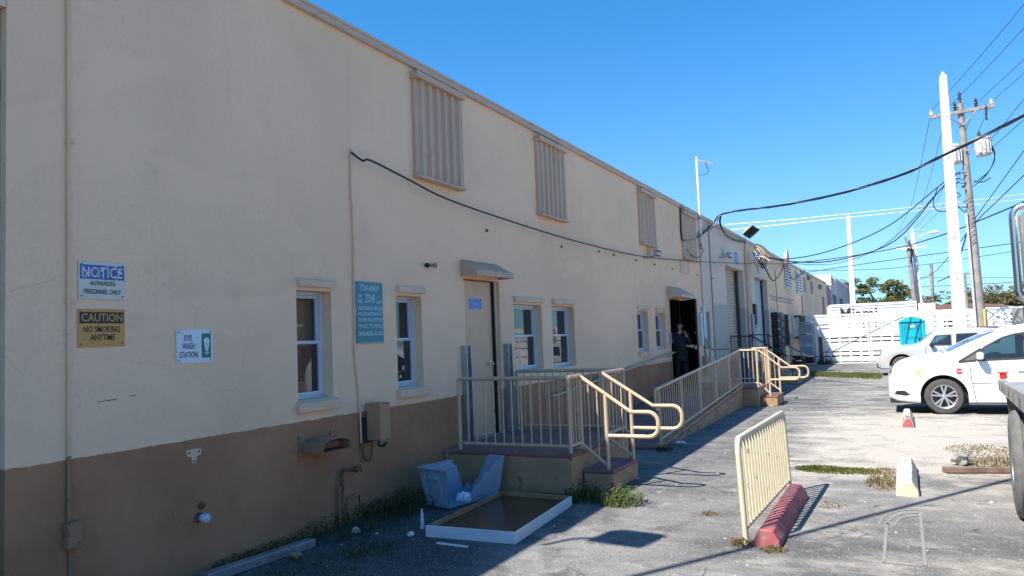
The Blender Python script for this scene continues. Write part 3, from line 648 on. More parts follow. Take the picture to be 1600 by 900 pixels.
def sign(label, y0, y1, z0, z1, face, bands=(), texts=(), x=.004, tilt=0):
    s = thing('sign', label, 'sign', (0,(y0+y1)/2,z0))
    MB().box(x,x+.004,y0,y1,z0,z1).build('sign_panel', face, s, bevel=.001)
    for k, (a, b, c, d, m_) in enumerate(bands): MB().box(x+.0042,x+.0056,a,b,c,d).build('sign_band', m_, s)
    for t, a, b, c, d, m_ in texts: lettering(t, (a,b,c,d,x+.0065), 'x+', m_, s)
    e = .022
    for yy in (y0+e, y1-e):
        for zz in (z0+e, z1-e): MB().lathe([(.006,0),(.006,.003),(0,.004)], (x+.0041,yy,zz), 'x', 8).build('screw', BOLT, s)
    if tilt: s.rotation_euler.x = tilt
    return s
sign('faded cream sign with a worn blue band reading NOTICE, above the yellow sign', 3.335,3.69,2.135,2.40,SG_CREAM,
     [(3.345,3.68,2.275,2.375,SG_BLUE)], [('NOTICE',3.36,3.665,2.288,2.362,SG_CREAM),('AUTHORIZED',3.42,3.61,2.232,2.262,SG_BLACK),('PERSONNEL ONLY',3.375,3.655,2.172,2.206,SG_BLACK)])
sign('yellow sign with a black band reading CAUTION, no smoking anytime', 3.33,3.685,1.803,2.066,SG_YEL,
     [(3.342,3.673,1.967,2.046,SG_BLACK)], [('CAUTION',3.355,3.662,1.980,2.036,SG_YEL),('NO SMOKING',3.37,3.645,1.905,1.948,SG_BLACK),('ANYTIME',3.42,3.605,1.848,1.892,SG_BLACK)])
ew = sign('small white eye wash station sign with a green panel', 4.125,4.475,1.655,1.92,SG_WHITE,
     [(4.365,4.455,1.693,1.887,SG_GREEN)], [('EYE',4.20,4.27,1.83,1.875,SG_DKG),('WASH',4.18,4.295,1.765,1.812,SG_DKG),('STATION',4.15,4.325,1.698,1.745,SG_DKG)])
def disc(cy, cz, ry, rz, x, n=16, t0=0, t1=2*pi): return [(x,cy+ry*cos(t0+(t1-t0)*i/n),cz+rz*sin(t0+(t1-t0)*i/n)) for i in range(n)]
MB().add(disc(4.412,1.825,.030,.030,.0105), [tuple(range(16))]).quad((.0105,4.385,1.80),(.0105,4.40,1.745),(.0105,4.425,1.745),(.0105,4.438,1.80)).quad((.0105,4.407,1.743),(.0105,4.417,1.743),(.0105,4.417,1.715),(.0105,4.407,1.715)).quad((.0105,4.385,1.738),(.0105,4.44,1.738),(.0105,4.424,1.722),(.0105,4.402,1.722)).build('pictogram', SG_WHITE, ew)
def spaced(rows): return rows
sign('weathered teal tow-away zone sign between the two near windows', 6.315,6.775,1.76,2.405,SG_TEAL,
     [(6.32,6.77,1.765,1.768,SG_LT),(6.32,6.77,2.397,2.40,SG_LT)],
     [('TOW-AWAY',6.38,6.71,2.305,2.372,SG_LT),('ZONE',6.47,6.635,2.185,2.275,SG_LT),('24',6.355,6.40,2.235,2.27,SG_LT),('HRS',6.34,6.42,2.18,2.215,SG_LT),('7',6.69,6.71,2.235,2.27,SG_LT),('DAYS',6.665,6.755,2.175,2.21,SG_LT),
      ('UNAUTHORIZED VEHICLES',6.345,6.755,2.105,2.145,SG_LT),('WILL BE TOWED AWAY AT',6.345,6.755,2.045,2.085,SG_LT),('OWNERS RISK & EXPENSE',6.345,6.755,1.985,2.025,SG_LT),
      ('MAGIC TOWING',6.345,6.755,1.918,1.960,SG_LT),('305-826-5300',6.35,6.755,1.838,1.882,SG_LT)], x=.012)
sign('small blue number sign fixed to the tan door', 8.75,9.09,2.165,2.30,SG_DB,[(8.765,8.768,2.18,2.285,SG_DBL),(8.905,8.935,2.215,2.24,SG_DBL),(8.85,8.865,2.225,2.24,SG_DBL),(8.97,8.99,2.225,2.24,SG_DBL)],[], x=-.054)
sign('blue plate high on the wall beside the beige roll-up door', 27.1,27.75,4.03,4.45,SG_DB,[],[('8',27.3,27.5,4.14,4.34,SG_DBL)])
pipe = thing('conduit', 'thin cream conduit running from roof to ground left of the notice sign', 'conduit', (.02,3.26,0))
tube('pipe', [(.016,3.26,.66),(.016,3.26,4.99)], .012, CREAM, pipe); tube('pipe', [(.016,3.27,0.01),(.016,3.27,.48)], .012, BROWNB, pipe)
tube('lower_sleeve', [(.016,3.26,.66),(.016,3.26,1.085)], .0145, BROWNB, pipe)
for zz in (1.9, 2.1, 3.2, 4.3): MB().box(.003,.03,3.243,3.277,zz,zz+.015).box(.003,.008,3.277,3.315,zz,zz+.015).build('strap', CREAM, pipe)
jb = thing('junction_box', 'small brown junction box low on the thin conduit', 'junction box', (0,3.28,.48))
box('box_body', (.004,.06,3.225,3.325,.485,.655), BROWNB, jb, .004); box('box_cover', (.061,.066,3.228,3.322,.488,.652), BROWNB, jb, .002)
MB().lathe([(.006,0),(.006,.004)],(.067,3.30,.52),'x',8).build('screw', BOLT, jb)
tp = thing('wall_plate', 'T-shaped cream plate on the brown wall base', 'plate', (0,4.28,.88))
MB().prism([(.002,4.205,.965),(.002,4.22,.985),(.002,4.34,.985),(.002,4.355,.965),(.002,4.34,.935),(.002,4.305,.925),(.002,4.297,.875),(.002,4.263,.875),(.002,4.255,.925),(.002,4.22,.935)],(.005,0,0)).build('plate_body', CREAM, tp)
for yy, zz in ((4.235,.96),(4.325,.96),(4.28,.89)): MB().lathe([(.009,0),(.007,.004)],(.0072,yy,zz),'x',8).build('screw', BOLT, tp)
st = thing('pipe_stub', 'rusty open pipe stub above the white capped pipe', 'pipe', (0,4.345,.53))
MB().lathe([(.028,0),(.028,.02),(.022,.022),(.02,.004),(0,.003)],(.0,4.345,.535),'x',14).build('stub', [RUST], st, smooth=40)
cp = thing('capped_pipe', 'white plastic cap on a short pipe low on the brown wall', 'pipe cap', (0,4.32,.45))
MB().lathe([(.038,.0),(.036,.05)],(.0,4.315,.45),'x',16).build('pipe_collar', RUST, cp, smooth=40); MB().lathe([(.034,.051),(.036,.055),(.036,.10),(.030,.108),(.012,.110),(.012,.12),(0,.121)],(.0,4.315,.45),'x',18).build('cap', WHITEF, cp, smooth=40)
c2 = thing('conduit', 'thin bent cream conduit between the near window and the tow-away sign', 'conduit', (.02,6.3,1.1))
tube('pipe', smoothpath([(.016,6.30,3.78),(.016,6.285,3.4),(.018,6.30,2.9),(.016,6.29,2.2),(.03,6.285,2.1),(.016,6.29,2.0),(.016,6.28,1.6),(.016,6.33,1.2),(.03,6.33,.75)],4), .010, CREAM, c2)
tube('drip_loop', smoothpath([(.03,6.33,.75),(.04,6.36,.60),(.05,6.42,.56),(.06,6.45,.62),(.07,6.45,.74)],5), .012, RUST, c2)
eb = thing('meter_box', 'tan electrical box mounted where cream and brown paint meet', 'electrical box', (0,6.45,.76))
box('backboard', (.002,.03,6.36,6.60,.74,1.0), BLACK, eb); box('box_body', (.0305,.20,6.42,6.60,.765,1.135), TANBOX, eb, .006); box('box_cover', (.201,.207,6.425,6.595,.77,1.13), TANBOX, eb, .002)
MB().box(.03,.2,6.415,6.605,1.136,1.142).build('rain_lip', TANBOX, eb)
tube('cable_tail', smoothpath([(.12,6.5,.765),(.13,6.49,.71),(.16,6.53,.70),(.17,6.56,.73)],4), .014, BLACK, eb)
vt = thing('vent_hood', 'rusty brown sheet metal vent hood sticking out of the wall base', 'vent', (0,5.68,.77))
mb = MB(); n = 10
prof = [(5.48,.775),(5.48,.84)]+[(5.68+.2*cos(pi-pi*i/n)*1.0,.84+.055*sin(pi*i/n)) for i in range(1,n)]+[(5.88,.84),(5.88,.775)]
for (a, b) in zip(prof, prof[1:]+prof[:1]): mb.quad((0,a[0],a[1]),(.26,a[0],a[1]),(.26,b[0],b[1]),(0,b[0],b[1]))
ins = [(5.68+(p[0]-5.68)*.95, .815+(p[1]-.815)*.88) for p in prof]
for (a, b, c, d) in zip(prof, prof[1:]+prof[:1], ins[1:]+ins[:1], ins): mb.quad((.26,a[0],a[1]),(.26,b[0],b[1]),(.26,c[0],c[1]),(.26,d[0],d[1]))
for (a, b) in zip(ins, ins[1:]+ins[:1]): mb.quad((.02,a[0],a[1]),(.259,a[0],a[1]),(.259,b[0],b[1]),(.02,b[0],b[1]))
mb.build('hood', BROWNB, vt, smooth=35); MB().box(.003,.012,5.44,5.92,.745,.772).box(.003,.012,5.44,5.475,.773,.93).box(.003,.012,5.885,5.92,.773,.93).build('flange', BROWNB, vt)
MB().hexa([(.03,5.56,.80),(.18,5.56,.80),(.18,5.80,.80),(.03,5.80,.80),(.03,5.56,.85),(.18,5.56,.86),(.18,5.80,.86),(.03,5.80,.85)]).build('damper', RUST, vt)
hb = thing('hose_bib', 'rusty water pipe with a tap on the wall base above the weeds', 'tap', (.05,6.0,0))
tube('riser', [(.05,5.99,0),(.05,5.99,.50),(.06,6.0,.53),(.12,6.08,.53)], .018, RUST, hb); tube('riser', [(.05,5.95,0),(.05,5.95,.36),(.05,5.99,.38)], .012, BROWNB, hb)
MB().lathe([(.03,-.02),(.035,0),(.03,.04),(.02,.05)],(.13,6.09,.53),'y',10).tube([(.13,6.14,.53),(.15,6.18,.50)],.014,8).build('tap', RUST, hb, smooth=40)
MB().tube(arc((.17,6.10,.55),(0,1,0),(0,0,1),.032,0,2*pi,12),.007,6).build('tap_wheel', RUST, hb, smooth=50)
tube('wall_loop', [(.04,6.08,0),(.04,6.08,.24),(.04,6.26,.25),(.04,6.26,.03)], .012, BROWNB, hb)
def floodlight(label, y, zb, x=.04, arm=.45, nv=(.40,-.55,-.72)):
    f = thing('floodlight', label, 'floodlight', (x,y,zb), 0)
    tube('mast', [(x,y,zb),(x,y,zb+.35),(x+arm*.22,y,zb+.44),(x+arm*.55,y,zb+.45),(x+arm,y,zb+.50)], .028, PALEB, f)
    c = Vector((x+arm+.12,y,zb+.62)); N = Vector(nv).normalized(); B = Vector((.25,1,0)).normalized(); A = B.cross(N).normalized(); B = N.cross(A)   # head slab axes
    def q(a, b, n_): return tuple(c+A*a+B*b+N*n_)
    MB().hexa([q(-.20,-.17,-.10),q(.20,-.17,-.10),q(.20,.17,-.10),q(-.20,.17,-.10),q(-.26,-.23,.06),q(.26,-.23,.06),q(.26,.23,.06),q(-.26,.23,.06)]).build('lamp_housing', GREYC, f, bevel=.012)
    return f, q
f1, q1 = floodlight('square floodlight on an arm at the roof edge above the beige roll-up door', 29.0, 4.72, .06, .10)
MB().hexa([q1(-.24,-.21,.061),q1(.24,-.21,.061),q1(.24,.21,.061),q1(-.24,.21,.061),q1(-.23,-.2,.075),q1(.23,-.2,.075),q1(.23,.2,.075),q1(-.23,.2,.075)]).build('lens', CARGLASS, f1)
f2, q2 = floodlight('square floodlight on a roof-edge arm near the block wall', 2.15, 5.5, -.12, .22, (.12,-.08,-.98))
MB().hexa([q2(-.24,-.21,.061),q2(.24,-.21,.061),q2(.24,.21,.061),q2(-.24,.21,.061),q2(-.23,-.2,.075),q2(.23,-.2,.075),q2(.23,.2,.075),q2(-.23,.2,.075)]).build('lens', CARGLASS, f2)
def camera_thing(label, y, z, d, sc=1):
    c = thing('security_camera', label, 'camera', (0,y,z))
    tube('bracket', [(.0,y-.5*sc,z-.10),(.10,y-.35*sc,z-.09),(.16,y,z-.03)], .018, GREYC, c)
    MB().lathe([(0,-.17*sc),(.05*sc,-.17*sc),(.055*sc,.12*sc),(.07*sc,.17*sc),(.05*sc,.172*sc),(0,.16*sc)], (.18,y,z+.02), 'y', 14).build('camera_body', GALV, c, smooth=40)
    MB().hexa([(.11,y-.2,z+.075),(.25,y-.2,z+.075),(.25,y+.2,z+.085),(.11,y+.2,z+.085),(.11,y-.2,z+.085),(.25,y-.2,z+.085),(.25,y+.2,z+.095),(.11,y+.2,z+.095)]).build('sunshade', GALV, c)
    return c
camera_thing('grey bullet camera on a bracket below the third tan shutter', 16.9, 3.52, 1); camera_thing('grey box camera on a bracket beside the high blue plate', 25.2, 4.15, 1, 1.4)
an = thing('antenna', 'white mast with a small TV aerial clamped to the roof edge', 'antenna', (.06,21.7,4.05))
tube('mast', [(.06,21.9,4.06),(.06,21.9,6.74)], .035, WHITEP, an)
tube('boom', [(.06,21.9,6.66),(.50,21.9,6.50)], .012, GALV, an, 6)
for i in range(7): tube('element', [(.12+i*.062,21.72,6.64-i*.022),(.12+i*.062,22.08,6.64-i*.022)], .006, GALV, an, 5)
for i in range(7): tube('element', [(.12+i*.062,21.9,6.57-i*.022),(.12+i*.062,21.9,6.70-i*.022)], .005, GALV, an, 5)
tube('lead', smoothpath([(.30,21.9,6.55),(.34,21.9,6.42),(.38,21.9,6.3),(.28,21.9,6.2),(.08,21.9,6.19),(.03,21.9,5.9),(.03,21.9,5.1)],4), .010, CABLE, an, 5)
for zz in (4.2, 4.95): box('clamp', (.003,.10,21.84,21.96,zz,zz+.05), GALV, an)
for (yy, z0, z1, r_, lab) in ((21.85,.9,4.4,.012,'grey conduit running down the wall just past the antenna'),(23.15,.6,5.0,.016,'dark conduit running full height right of the open door'),(46.6,.2,4.8,.03,'dark pipe running up the wall behind the fence end'),(36.6,2.5,4.4,.015,'thin pipe down the wall before the louvred vents')):
    tag(tube('conduit', [(.02,yy,z0),(.02,yy,z1)], r_, GREYC if yy < 30 else BROWNB, None, 6, loc=(.02,yy,z0)), lab, 'conduit')
ub = thing('utility_box', 'pale blue-grey boxes and cable on the wall right of the open black door', 'electrical box', (0,21.7,1))
LB = mat('pale_blue_paint',(.50,.58,.62),.5,.1,3,0)
for b in ((.002,.06,21.35,21.6,1.35,2.25),(.002,.08,21.62,21.9,1.55,2.4),(.002,.10,21.5,21.85,.5,1.05)): box('box_body', b, LB if b[4] > 1 else TANBOX, ub, .005)
tube('cable', smoothpath([(.03,21.7,2.4),(.05,21.75,1.9),(.05,21.6,1.5),(.05,21.7,1.0)],4), .015, CABLE, ub)
mt = thing('meter_bank', 'bank of conduits, grey boxes and white meters between the two loading doors', 'meter bank', (0,29.6,.6))
for yy in (28.95,29.25,29.5): tube('riser_pipe', [(.06,yy,.62),(.06,yy,4.7)], .045, CREAM, mt)
for b in ((.002,.16,29.05,29.5,1.3,2.3),(.002,.14,29.9,30.3,1.9,2.7)): box('box_body', b, GREYC if b[2] < 29.5 else BLACK, mt, .006)
for z in (1.15,1.45,1.75): MB().lathe([(.10,0),(.10,.08),(.085,.10),(.085,.15),(0,.16)], (.0,30.35,z), 'x', 14).build('meter', WHITEP, mt, smooth=40)
wb = thing('insulator_cluster', 'tangle of sunlit cream conduits, weatherheads and splices at the service mast', 'service mast', (.3,30,4.0))
random.seed(11)
for i in range(9):
    a = Vector((.35+random.uniform(-.15,.15),29.6+random.uniform(-.3,.6),4.55+random.uniform(-.25,.35))); d = Vector((random.uniform(.1,.4),random.uniform(-.2,.5),random.uniform(-.55,-.2)))
    tube('weatherhead', [a,a+d*.5+Vector((.04,0,.03)),a+d], random.uniform(.025,.05), CREAM, wb)
for i in range(6):
    a = Vector((.15+random.uniform(0,.3),29.3+random.uniform(0,1.2),4.6)); tube('jumper', smoothpath([a,a+Vector((.15,.2,-.35)),a+Vector((.2,.5,-.55)),a+Vector((.25,.9,-.2))],4), .013, CABLE, wb, 5)
ins = MB().lathe([(.05,0),(.08,.04),(.05,.08),(.08,.12),(.05,.16)], (.4,29.3,4.35), 'z', 10).build('insulator', SG_DB, wb)
bs = thing('meter_stack', 'tall black stack of meter boxes on the wall before the narrow dark windows', 'meter stack', (0,35.6,.2))
for i in range(6): box('meter_box', (.002,.30,34.6,36.4,.25+i*.37,.25+i*.37+.34), BLACK, bs, .02); 
for i in range(6): MB().lathe([(.11,0),(.12,.08),(0,.1)],(.302,35.2,.42+i*.37),'x',10).build('meter', GREYC, bs)
lb = thing('dish_cover', 'pinkish square cover at the roof edge above the louvred vents', 'cover', (.2,39,4.95))  # dish-shaped cover at the roof edge, not a lamp
MB().lathe([(.0,0),(.25,.03),(.42,.12),(.45,.2)],(.10,39.2,5.08),'x',18).build('dish', mat('pale_pink_plastic',(.55,.42,.40),.6), lb, smooth=50); tube('dish_arm',[(.0,39.2,5.0),(.12,39.2,5.08)],.03,GREYC,lb)

# ------------------------------------------------------------------ cables
def cable(label, pts, r, mat_=CABLE, sub=5, twist=None, group=None):
    t = thing('cable', label, 'cable', pts[0], group=group)
    p = smoothpath(pts, sub)
    tube('cable_run', p, r, mat_, t, 6)
    if twist:
        for k in range(twist):
            q = []
            for i, v in enumerate(p):
                g = i*.9+k*2*pi/twist; q.append(v+Vector((cos(g)*r*.5, 0, sin(g)*r*.6)))
            tube('strand', q, r*.62, mat_ if k else GREYC, t, 5)
    return t
cable('long thin black cable sagging along the warehouse wall', [(.03,6.28,3.74),(.10,6.38,3.66),(.12,6.5,3.68),(.12,7.21,3.59),(.12,8.03,3.49),(.12,9.77,3.42),(.12,12.19,3.37),(.12,15.81,3.40),(.12,20.7,3.64),(.12,26.67,4.01),(.12,32.16,4.37),(.12,38.79,4.83)], .012)
cable('black cable from the wall clamp out to the wooden pole', [(.12,38.8,4.83),(2.23,39.0,4.91),(5.0,38.6,5.14),(6.53,38,5.42),(7.46,37.2,5.63),(7.84,36.66,5.73),(9.11,32,5.84),(10.25,28,6.1),(12.4,21,6.9)], .027)
cable('thick bundled black cable crossing the sky from the wall bracket', [(.05,20,4.15),(.05,21.5,4.37),(.15,23,4.89),(.35,23.5,5.25),(1.41,22,5.09),(2.37,20.5,4.87),(3.76,19,4.75),(5.09,17.5,4.75),(5.94,16,4.81),(6.89,14,4.87),(7.8,11.5,4.9),(11,4,5.3),(17,-6,6.4)], .028, CABLE, 7, 2)
cable('grey service wire beside the thick black bundle at the wall', [(.03,20,4.28),(.05,22,4.56),(.1,23.4,4.87),(.33,23.5,5.24)], .02, GREYC)
cable('black drip cable from the bundle to the floodlight mast', [(.33,23.5,5.2),(.24,23.8,5.02),(.14,25,4.84),(.08,27,4.84),(.10,28.9,4.94)], .03)
cable('upper black cable rising from the service mast to the poles', [(.4,30,4.58),(1.01,32,4.47),(2.65,34,4.86),(4.82,36,5.9),(6.95,36.4,7.53),(7.7,36.5,7.9)], .022)
cable('lower black cable rising from the service mast to the poles', [(.4,30,4.5),(1.36,32,4.34),(2.87,34,4.44),(5.02,36,5.25),(6.95,36.4,7.39),(7.7,36.5,7.6)], .024)
cable('black cable rising to the poles from the wall clamp by the vents', [(.12,39.6,4.93),(2.19,39.8,4.72),(4.21,39,5.18),(5.56,37.5,6.05),(6.94,36.4,7.34),(7.7,36.5,7.4)], .016)
cable('slack black loop hanging over the second loading door', [(.5,29.6,4.2),(.63,29.7,3.96),(.66,31,3.60),(.49,34,3.93),(.2,38,4.6),(.09,39,4.78)], .026)
cable('thin black wire drooping between the louvred vents', [(.06,39.4,4.75),(.05,40,4.73),(.11,42,4.26),(.14,44,4.46),(.05,46.6,4.8)], .022)
cable('thin grey wire hanging from the wall bracket by the fourth shutter', [(.03,20,4.11),(.09,20.4,3.81),(.18,21,3.77),(.18,21.5,3.99),(.05,21.85,4.2)], .012)
cable('black wire down the wall edge beside the fourth shutter', [(.03,20.1,5.0),(.03,19.84,4.98),(.03,19.79,4.22),(.05,19.9,4.15)], .02)
cable('upper pale aluminium line crossing behind the roof', [(-4.69,50,8.51),(1.68,50,8.42),(12.9,50,8.6),(26,50,9.4)], .022, SILVERC)
cable('lower pale aluminium line crossing behind the roof', [(-4.31,50,8.15),(1.66,50,8.2),(12.9,50,8.32),(26,50,9.1)], .026, SILVERC)
for lab, pts, r_ in (('dark line crossing low over the white trailer toward the right', [(-1.43,60,5.72),(4.95,60,6.24),(13.92,60,6.89),(24,60,7.8)], .03),
    ('thinner dark line below it over the white trailer', [(-1.4,61,6.0),(4.91,61,5.7),(13.19,61,6.4),(24,61,7.6)], .022),
    ('lowest far line behind the palm and tree crowns', [(-2.2,100,5.94),(19.5,100,5.76),(40,100,5.9)], .04),
    ('middle far line behind the poles', [(6.1,100,7.0),(19.57,100,6.2),(40,100,6.3)], .03),
    ('steep thin line from the wooden pole to the upper right', [(7.9,36.5,5.83),(10.47,32,9.37),(13,27.6,13.2)], .016),
    ('second thin line from the wooden pole to the upper right', [(7.96,36.5,5.77),(10.36,32,7.93),(13.5,26,11)], .018),
    ('thin line from the right transformer to the upper right', [(8.6,36.5,8.91),(10.04,30,10.19),(12.2,20,12.6)], .012),
    ('lower thin line from the right transformer to the right', [(8.6,36.5,8.6),(9.97,30,9.14),(12.2,20,10.4)], .012),
    ('long thin line from the wooden pole to the far street lamp pole', [(7.86,36.5,5.64),(7.2,55,5.0),(6.5,75,5.4)], .02),
    ('spliced black cable hanging past the white pole', [(7.7,36.5,5.56),(7.6,42,4.6),(7.5,47,4.2),(7.38,60,4.5)], .03)):
    cable(lab, pts, r_)
for i, x in enumerate((6.7, 7.3, 8.3, 8.85)):
    wd_ = ('leftmost','second from the left','second from the right','rightmost')[i]
    cable(wd_+' of four high lines between the near and far pole crossarms', [(x,36.5,10.62),((x+5.2+i*.6)/2+.1,55,9.3),(5.2+i*.6,75,9.8)], .012, group='power lines between the crossarms')
    cable(wd_+' of four high lines from the wooden crossarm to the upper right', [(x,36.5,10.62),(x+2.2,24,10.6),(x+4.5,10,11.4)], .010, group='power lines over the lot')
oc = cable('overhead cable from the roof edge out over the lot', [(-1.6,-2.2,6.5),(.5,1.0,6.45),(3.2,5.45,6.5),(9,14.9,7.2),(16,26.3,8.6)], .035)

# ------------------------------------------------------------------ things on the lot
random.seed(5)
def wheel_stop(label, x0, x1, y0, y1, h, mats, chip=0):
    t = thing('wheel_stop', label, 'wheel stop', ((x0+x1)/2,(y0+y1)/2,0), group=None)
    mb = MB(); n = 10; w_ = x1-x0; vs = []
    for i in range(n+1):
        yy = y0+(y1-y0)*i/n; e = .03 if i in (0, n) else 0; j = lambda s_: random.uniform(-s_, s_)
        for (a, z) in ((.0,0),(.02,.35*h),(.26,(1-e*3)*h),(.74,(1-e*3)*h),(.98,.35*h),(1,0)): vs.append((x0+w_*a+j(.006),yy+j(.006),z*(1+j(.05))))
    for i in range(n):
        mb.cur = 0 if len(mats) == 1 or i > chip else 1
        for k in range(5): mb.add([],[]) ; 
        mb.f += [(i*6+k, i*6+k+1, i*6+k+7, i*6+k+6) for k in range(5)]; mb.mi += [mb.cur]*5
    mb.v = vs; mb.f += [tuple(range(6)), tuple(n*6+k for k in range(6))[::-1]]; mb.mi += [mb.mi[0], mb.mi[-1]]
    mb.build('stop_body', mats, t, bevel=.008)
    for yy in (y0+.28*(y1-y0), y0+.75*(y1-y0)): MB().lathe([(.014,h*.9),(.014,h*1.02),(0,h*1.03)], ((x0+x1)/2,yy,0), 'z', 8).build('anchor_pin', RUST, t)
    return t
wheel_stop('faded red wheel stop at the foot of the leaning barrier', 3.815,4.025,6.50,8.50,.145,[REDP])
wheel_stop('white wheel stop with worn yellow end on the dusty asphalt', 4.84,5.05,8.83,10.45,.165,[STOPW, STOPY], 1)
wheel_stop('short red, white and yellow wheel stop in front of the white minivan', 4.90,5.08,14.6,16.2,.17,[STOPY, REDP], 1)
br = thing('barrier', 'cream tube crowd barrier leaning beside the red wheel stop', 'barrier', (3.79,7.6,0))
def bp(t, z): return (3.755+.07*t-.025*z/.85, 6.55+2.2*t-.02*z/.85*(1-2*t)*0-.03*z, z)
top = [bp(0,0),bp(0,.4),bp(0,.72)]+[bp(.03*(1-cos(a)), .76+.09*sin(a)) for a in (.4,.8,1.2,pi/2)]+[bp(.5,.85)]+[bp(1-.03*(1-cos(a)), .76+.09*sin(a)) for a in (pi/2,1.2,.8,.4)]+[bp(1,.72),bp(1,0)]
BARP = mat('barrier_paint', (.66,.58,.40), .5, .08, 5, .1, 40, dirt_or_shade=(.36,.26,.17), ds=12, dt=(.62,.70))
tube('frame', top, .024, BARP, br); tube('lower_rail', [bp(0,.12),bp(1,.12)], .016, BARP, br)
for i in range(17):
    t = (i+1)/18; tube('baluster', [bp(t,.12),bp(t,.84)], .0145, BARP, br, 6)
tb = thing('storage_tub', 'broken grey-blue plastic tub with a torn side beside the platform', 'tub', (.62,7.3,0))
A, Bc, Cc, Dd = Vector((.37,6.98,0)), Vector((.69,6.91,0)), Vector((.87,7.66,0)), Vector((.53,7.74,0)); ctr = (A+Bc+Cc+Dd)/4
def tubwall(p, q, prof, n=24, th=.008, rib=0):
    mb = MB(); d = (q-p).normalized(); out = Vector((d.y,-d.x,0)); L = (q-p).length; vs = []; ok = []
    for i in range(n+1):
        t = i/n; h = prof(t)
        for k in range(5):
            z = h*k/4; fl = 1+.22*z/.45; pt = ctr+(p+(q-p)*t-ctr)*fl+Vector((0,0,z+.012)); 
            o_ = rib*(1 if int(t*9) % 2 else 0)
            vs.append(pt+out*o_)
    N = len(vs); vs2 = [v-out*th for v in vs]
    for i in range(n):
        for k in range(4):
            a, b, c, e = i*5+k, i*5+5+k, i*5+6+k, i*5+1+k
            mb.f += [(a,b,c,e),(N+e,N+c,N+b,N+a)]
        mb.f.append((i*5+4,i*5+9,N+i*5+9,N+i*5+4))
    mb.v = vs+vs2; mb.mi = [0]*len(mb.f); return mb
def jag(t, k): return .03*sin(t*37+k)+.02*sin(t*83+2*k)
tubwall(A,Bc,lambda t:.40, rib=.0).build('end_wall', TUBM, tb, smooth=40)
tubwall(Dd,A,lambda t:(.42 if t > .42 else max(.02,.10+jag(t,1)+.30*max(0,(t-.28)/.14)))).build('long_wall', TUBM, tb, smooth=40)
tubwall(Bc,Cc,lambda t: max(.015,min(.43, .03+jag(t,2)*.6+(.0 if t < .30 else .62*(t-.30)))), rib=.004).build('long_wall', TUBM, tb, smooth=40)
tubwall(Cc,Dd,lambda t: max(.05,.43-(.0 if t < .55 else .75*(t-.55))+(jag(t,4)*.5 if t > .5 else 0))).build('end_wall', TUBM, tb, smooth=40)
MB().quad(A+Vector((0,0,.012)),Bc+Vector((0,0,.012)),Cc+Vector((0,0,.012)),Dd+Vector((0,0,.012))).build('tub_floor', TUBM, tb)
def T(p, z): return ctr+(p-ctr)*(1+.22*z/.45)+Vector((0,0,z+.012))
e1 = (Bc-A).normalized(); no = Vector((e1.y,-e1.x,0))
rim = [T(A,.40),T(Bc,.40)]; MB().hexa([rim[0]+no*.0,rim[1]+no*.0,rim[1]+no*.035,rim[0]+no*.035]+[v+Vector((0,0,.02)) for v in (rim[0],rim[1],rim[1]+no*.035,rim[0]+no*.035)]).build('rim', TUBM, tb, bevel=.006)
for t0, t1, z1 in ((.10,.24,.36),(.42,.80,.36),):
    a0, a1, b0, b1 = (T(A+(Bc-A)*t0,.02), T(A+(Bc-A)*t1,.02), T(A+(Bc-A)*t0,z1), T(A+(Bc-A)*t1,z1))
    MB().hexa([a0+no*.001,a1+no*.001,a1+no*.022,a0+no*.022,b0+no*.001,b1+no*.001,b1+no*.022,b0+no*.022]).build('rib', TUBM, tb, bevel=.006)
a0, a1 = T(A+(Bc-A)*.40,.30), T(A+(Bc-A)*.82,.30); MB().hexa([a0+no*.024,a1+no*.024,a1+no*.05,a0+no*.05]+[v+Vector((0,0,.035)) for v in (a0+no*.024,a1+no*.024,a1+no*.05,a0+no*.05)]).build('handle', TUBM, tb, bevel=.006)
WP = mat('white_plastic_bag',(.66,.70,.78),.4,.08,8,.3,25)
def lump(name, label, cat, c, r, m_, sq=.6, n=2, seed=0, amp=.35):
    bm = bmesh.new(); bmesh.ops.create_icosphere(bm, subdivisions=n, radius=1); rs = random.Random(seed)
    for v in bm.verts:
        k = 1+rs.uniform(-amp, amp); v.co = Vector((v.co.x*r*k, v.co.y*r*k, max(-r*sq, v.co.z*r*sq*k)))
    me = bpy.data.meshes.new(name); bm.to_mesh(me); bm.free(); me.materials.append(m_)
    o = bpy.data.objects.new(name, me); COL.objects.link(o); o.location = (c[0],c[1],c[2]+r*sq); return tag(o, label, cat)
lump('crumpled_bag','crumpled white plastic bag inside the broken tub','bag',(.70,7.20,.014),.08,WP,.7,3,3,.22)
lump('crumpled_paper','scrap of white paper at the start of the ramp','paper',(1.82,11.9,0),.065,WHITEP,.5,2,4)
lump('white_rock','white lump of rubble among the weeds by the wall','rubble',(.36,5.8,0),.035,STOPW,.8,2,5)
lump('crumpled_paper','crushed white cup at the near corner of the white frame','cup',(.93,5.86,0),.030,WHITEP,.8,2,6)
lump('foam_scrap','orange-brown foam scrap beside the loose gutter pipe','scrap',(.40,4.95,0),.045,WOODF,.6,2,8)
bt = thing('bottle', 'thin twisted white plastic bottle standing at the frame corner', 'bottle', (.86,6.15,0))
MB().lathe([(.02,0),(.022,.02),(.015,.05),(.021,.08),(.012,.11),(.016,.13),(.007,.16),(.008,.175),(0,.176)],(.86,6.15,0),'z',10).build('bottle_body', WP, bt, smooth=40); MB().lathe([(.010,.168),(.010,.182),(0,.183)],(.86,6.15,0),'z',8).build('bottle_cap', WHITEP, bt)
fr = thing('picture_frame', 'white framed brown glossy board lying on the asphalt', 'framed board', (1.4,6.7,0))
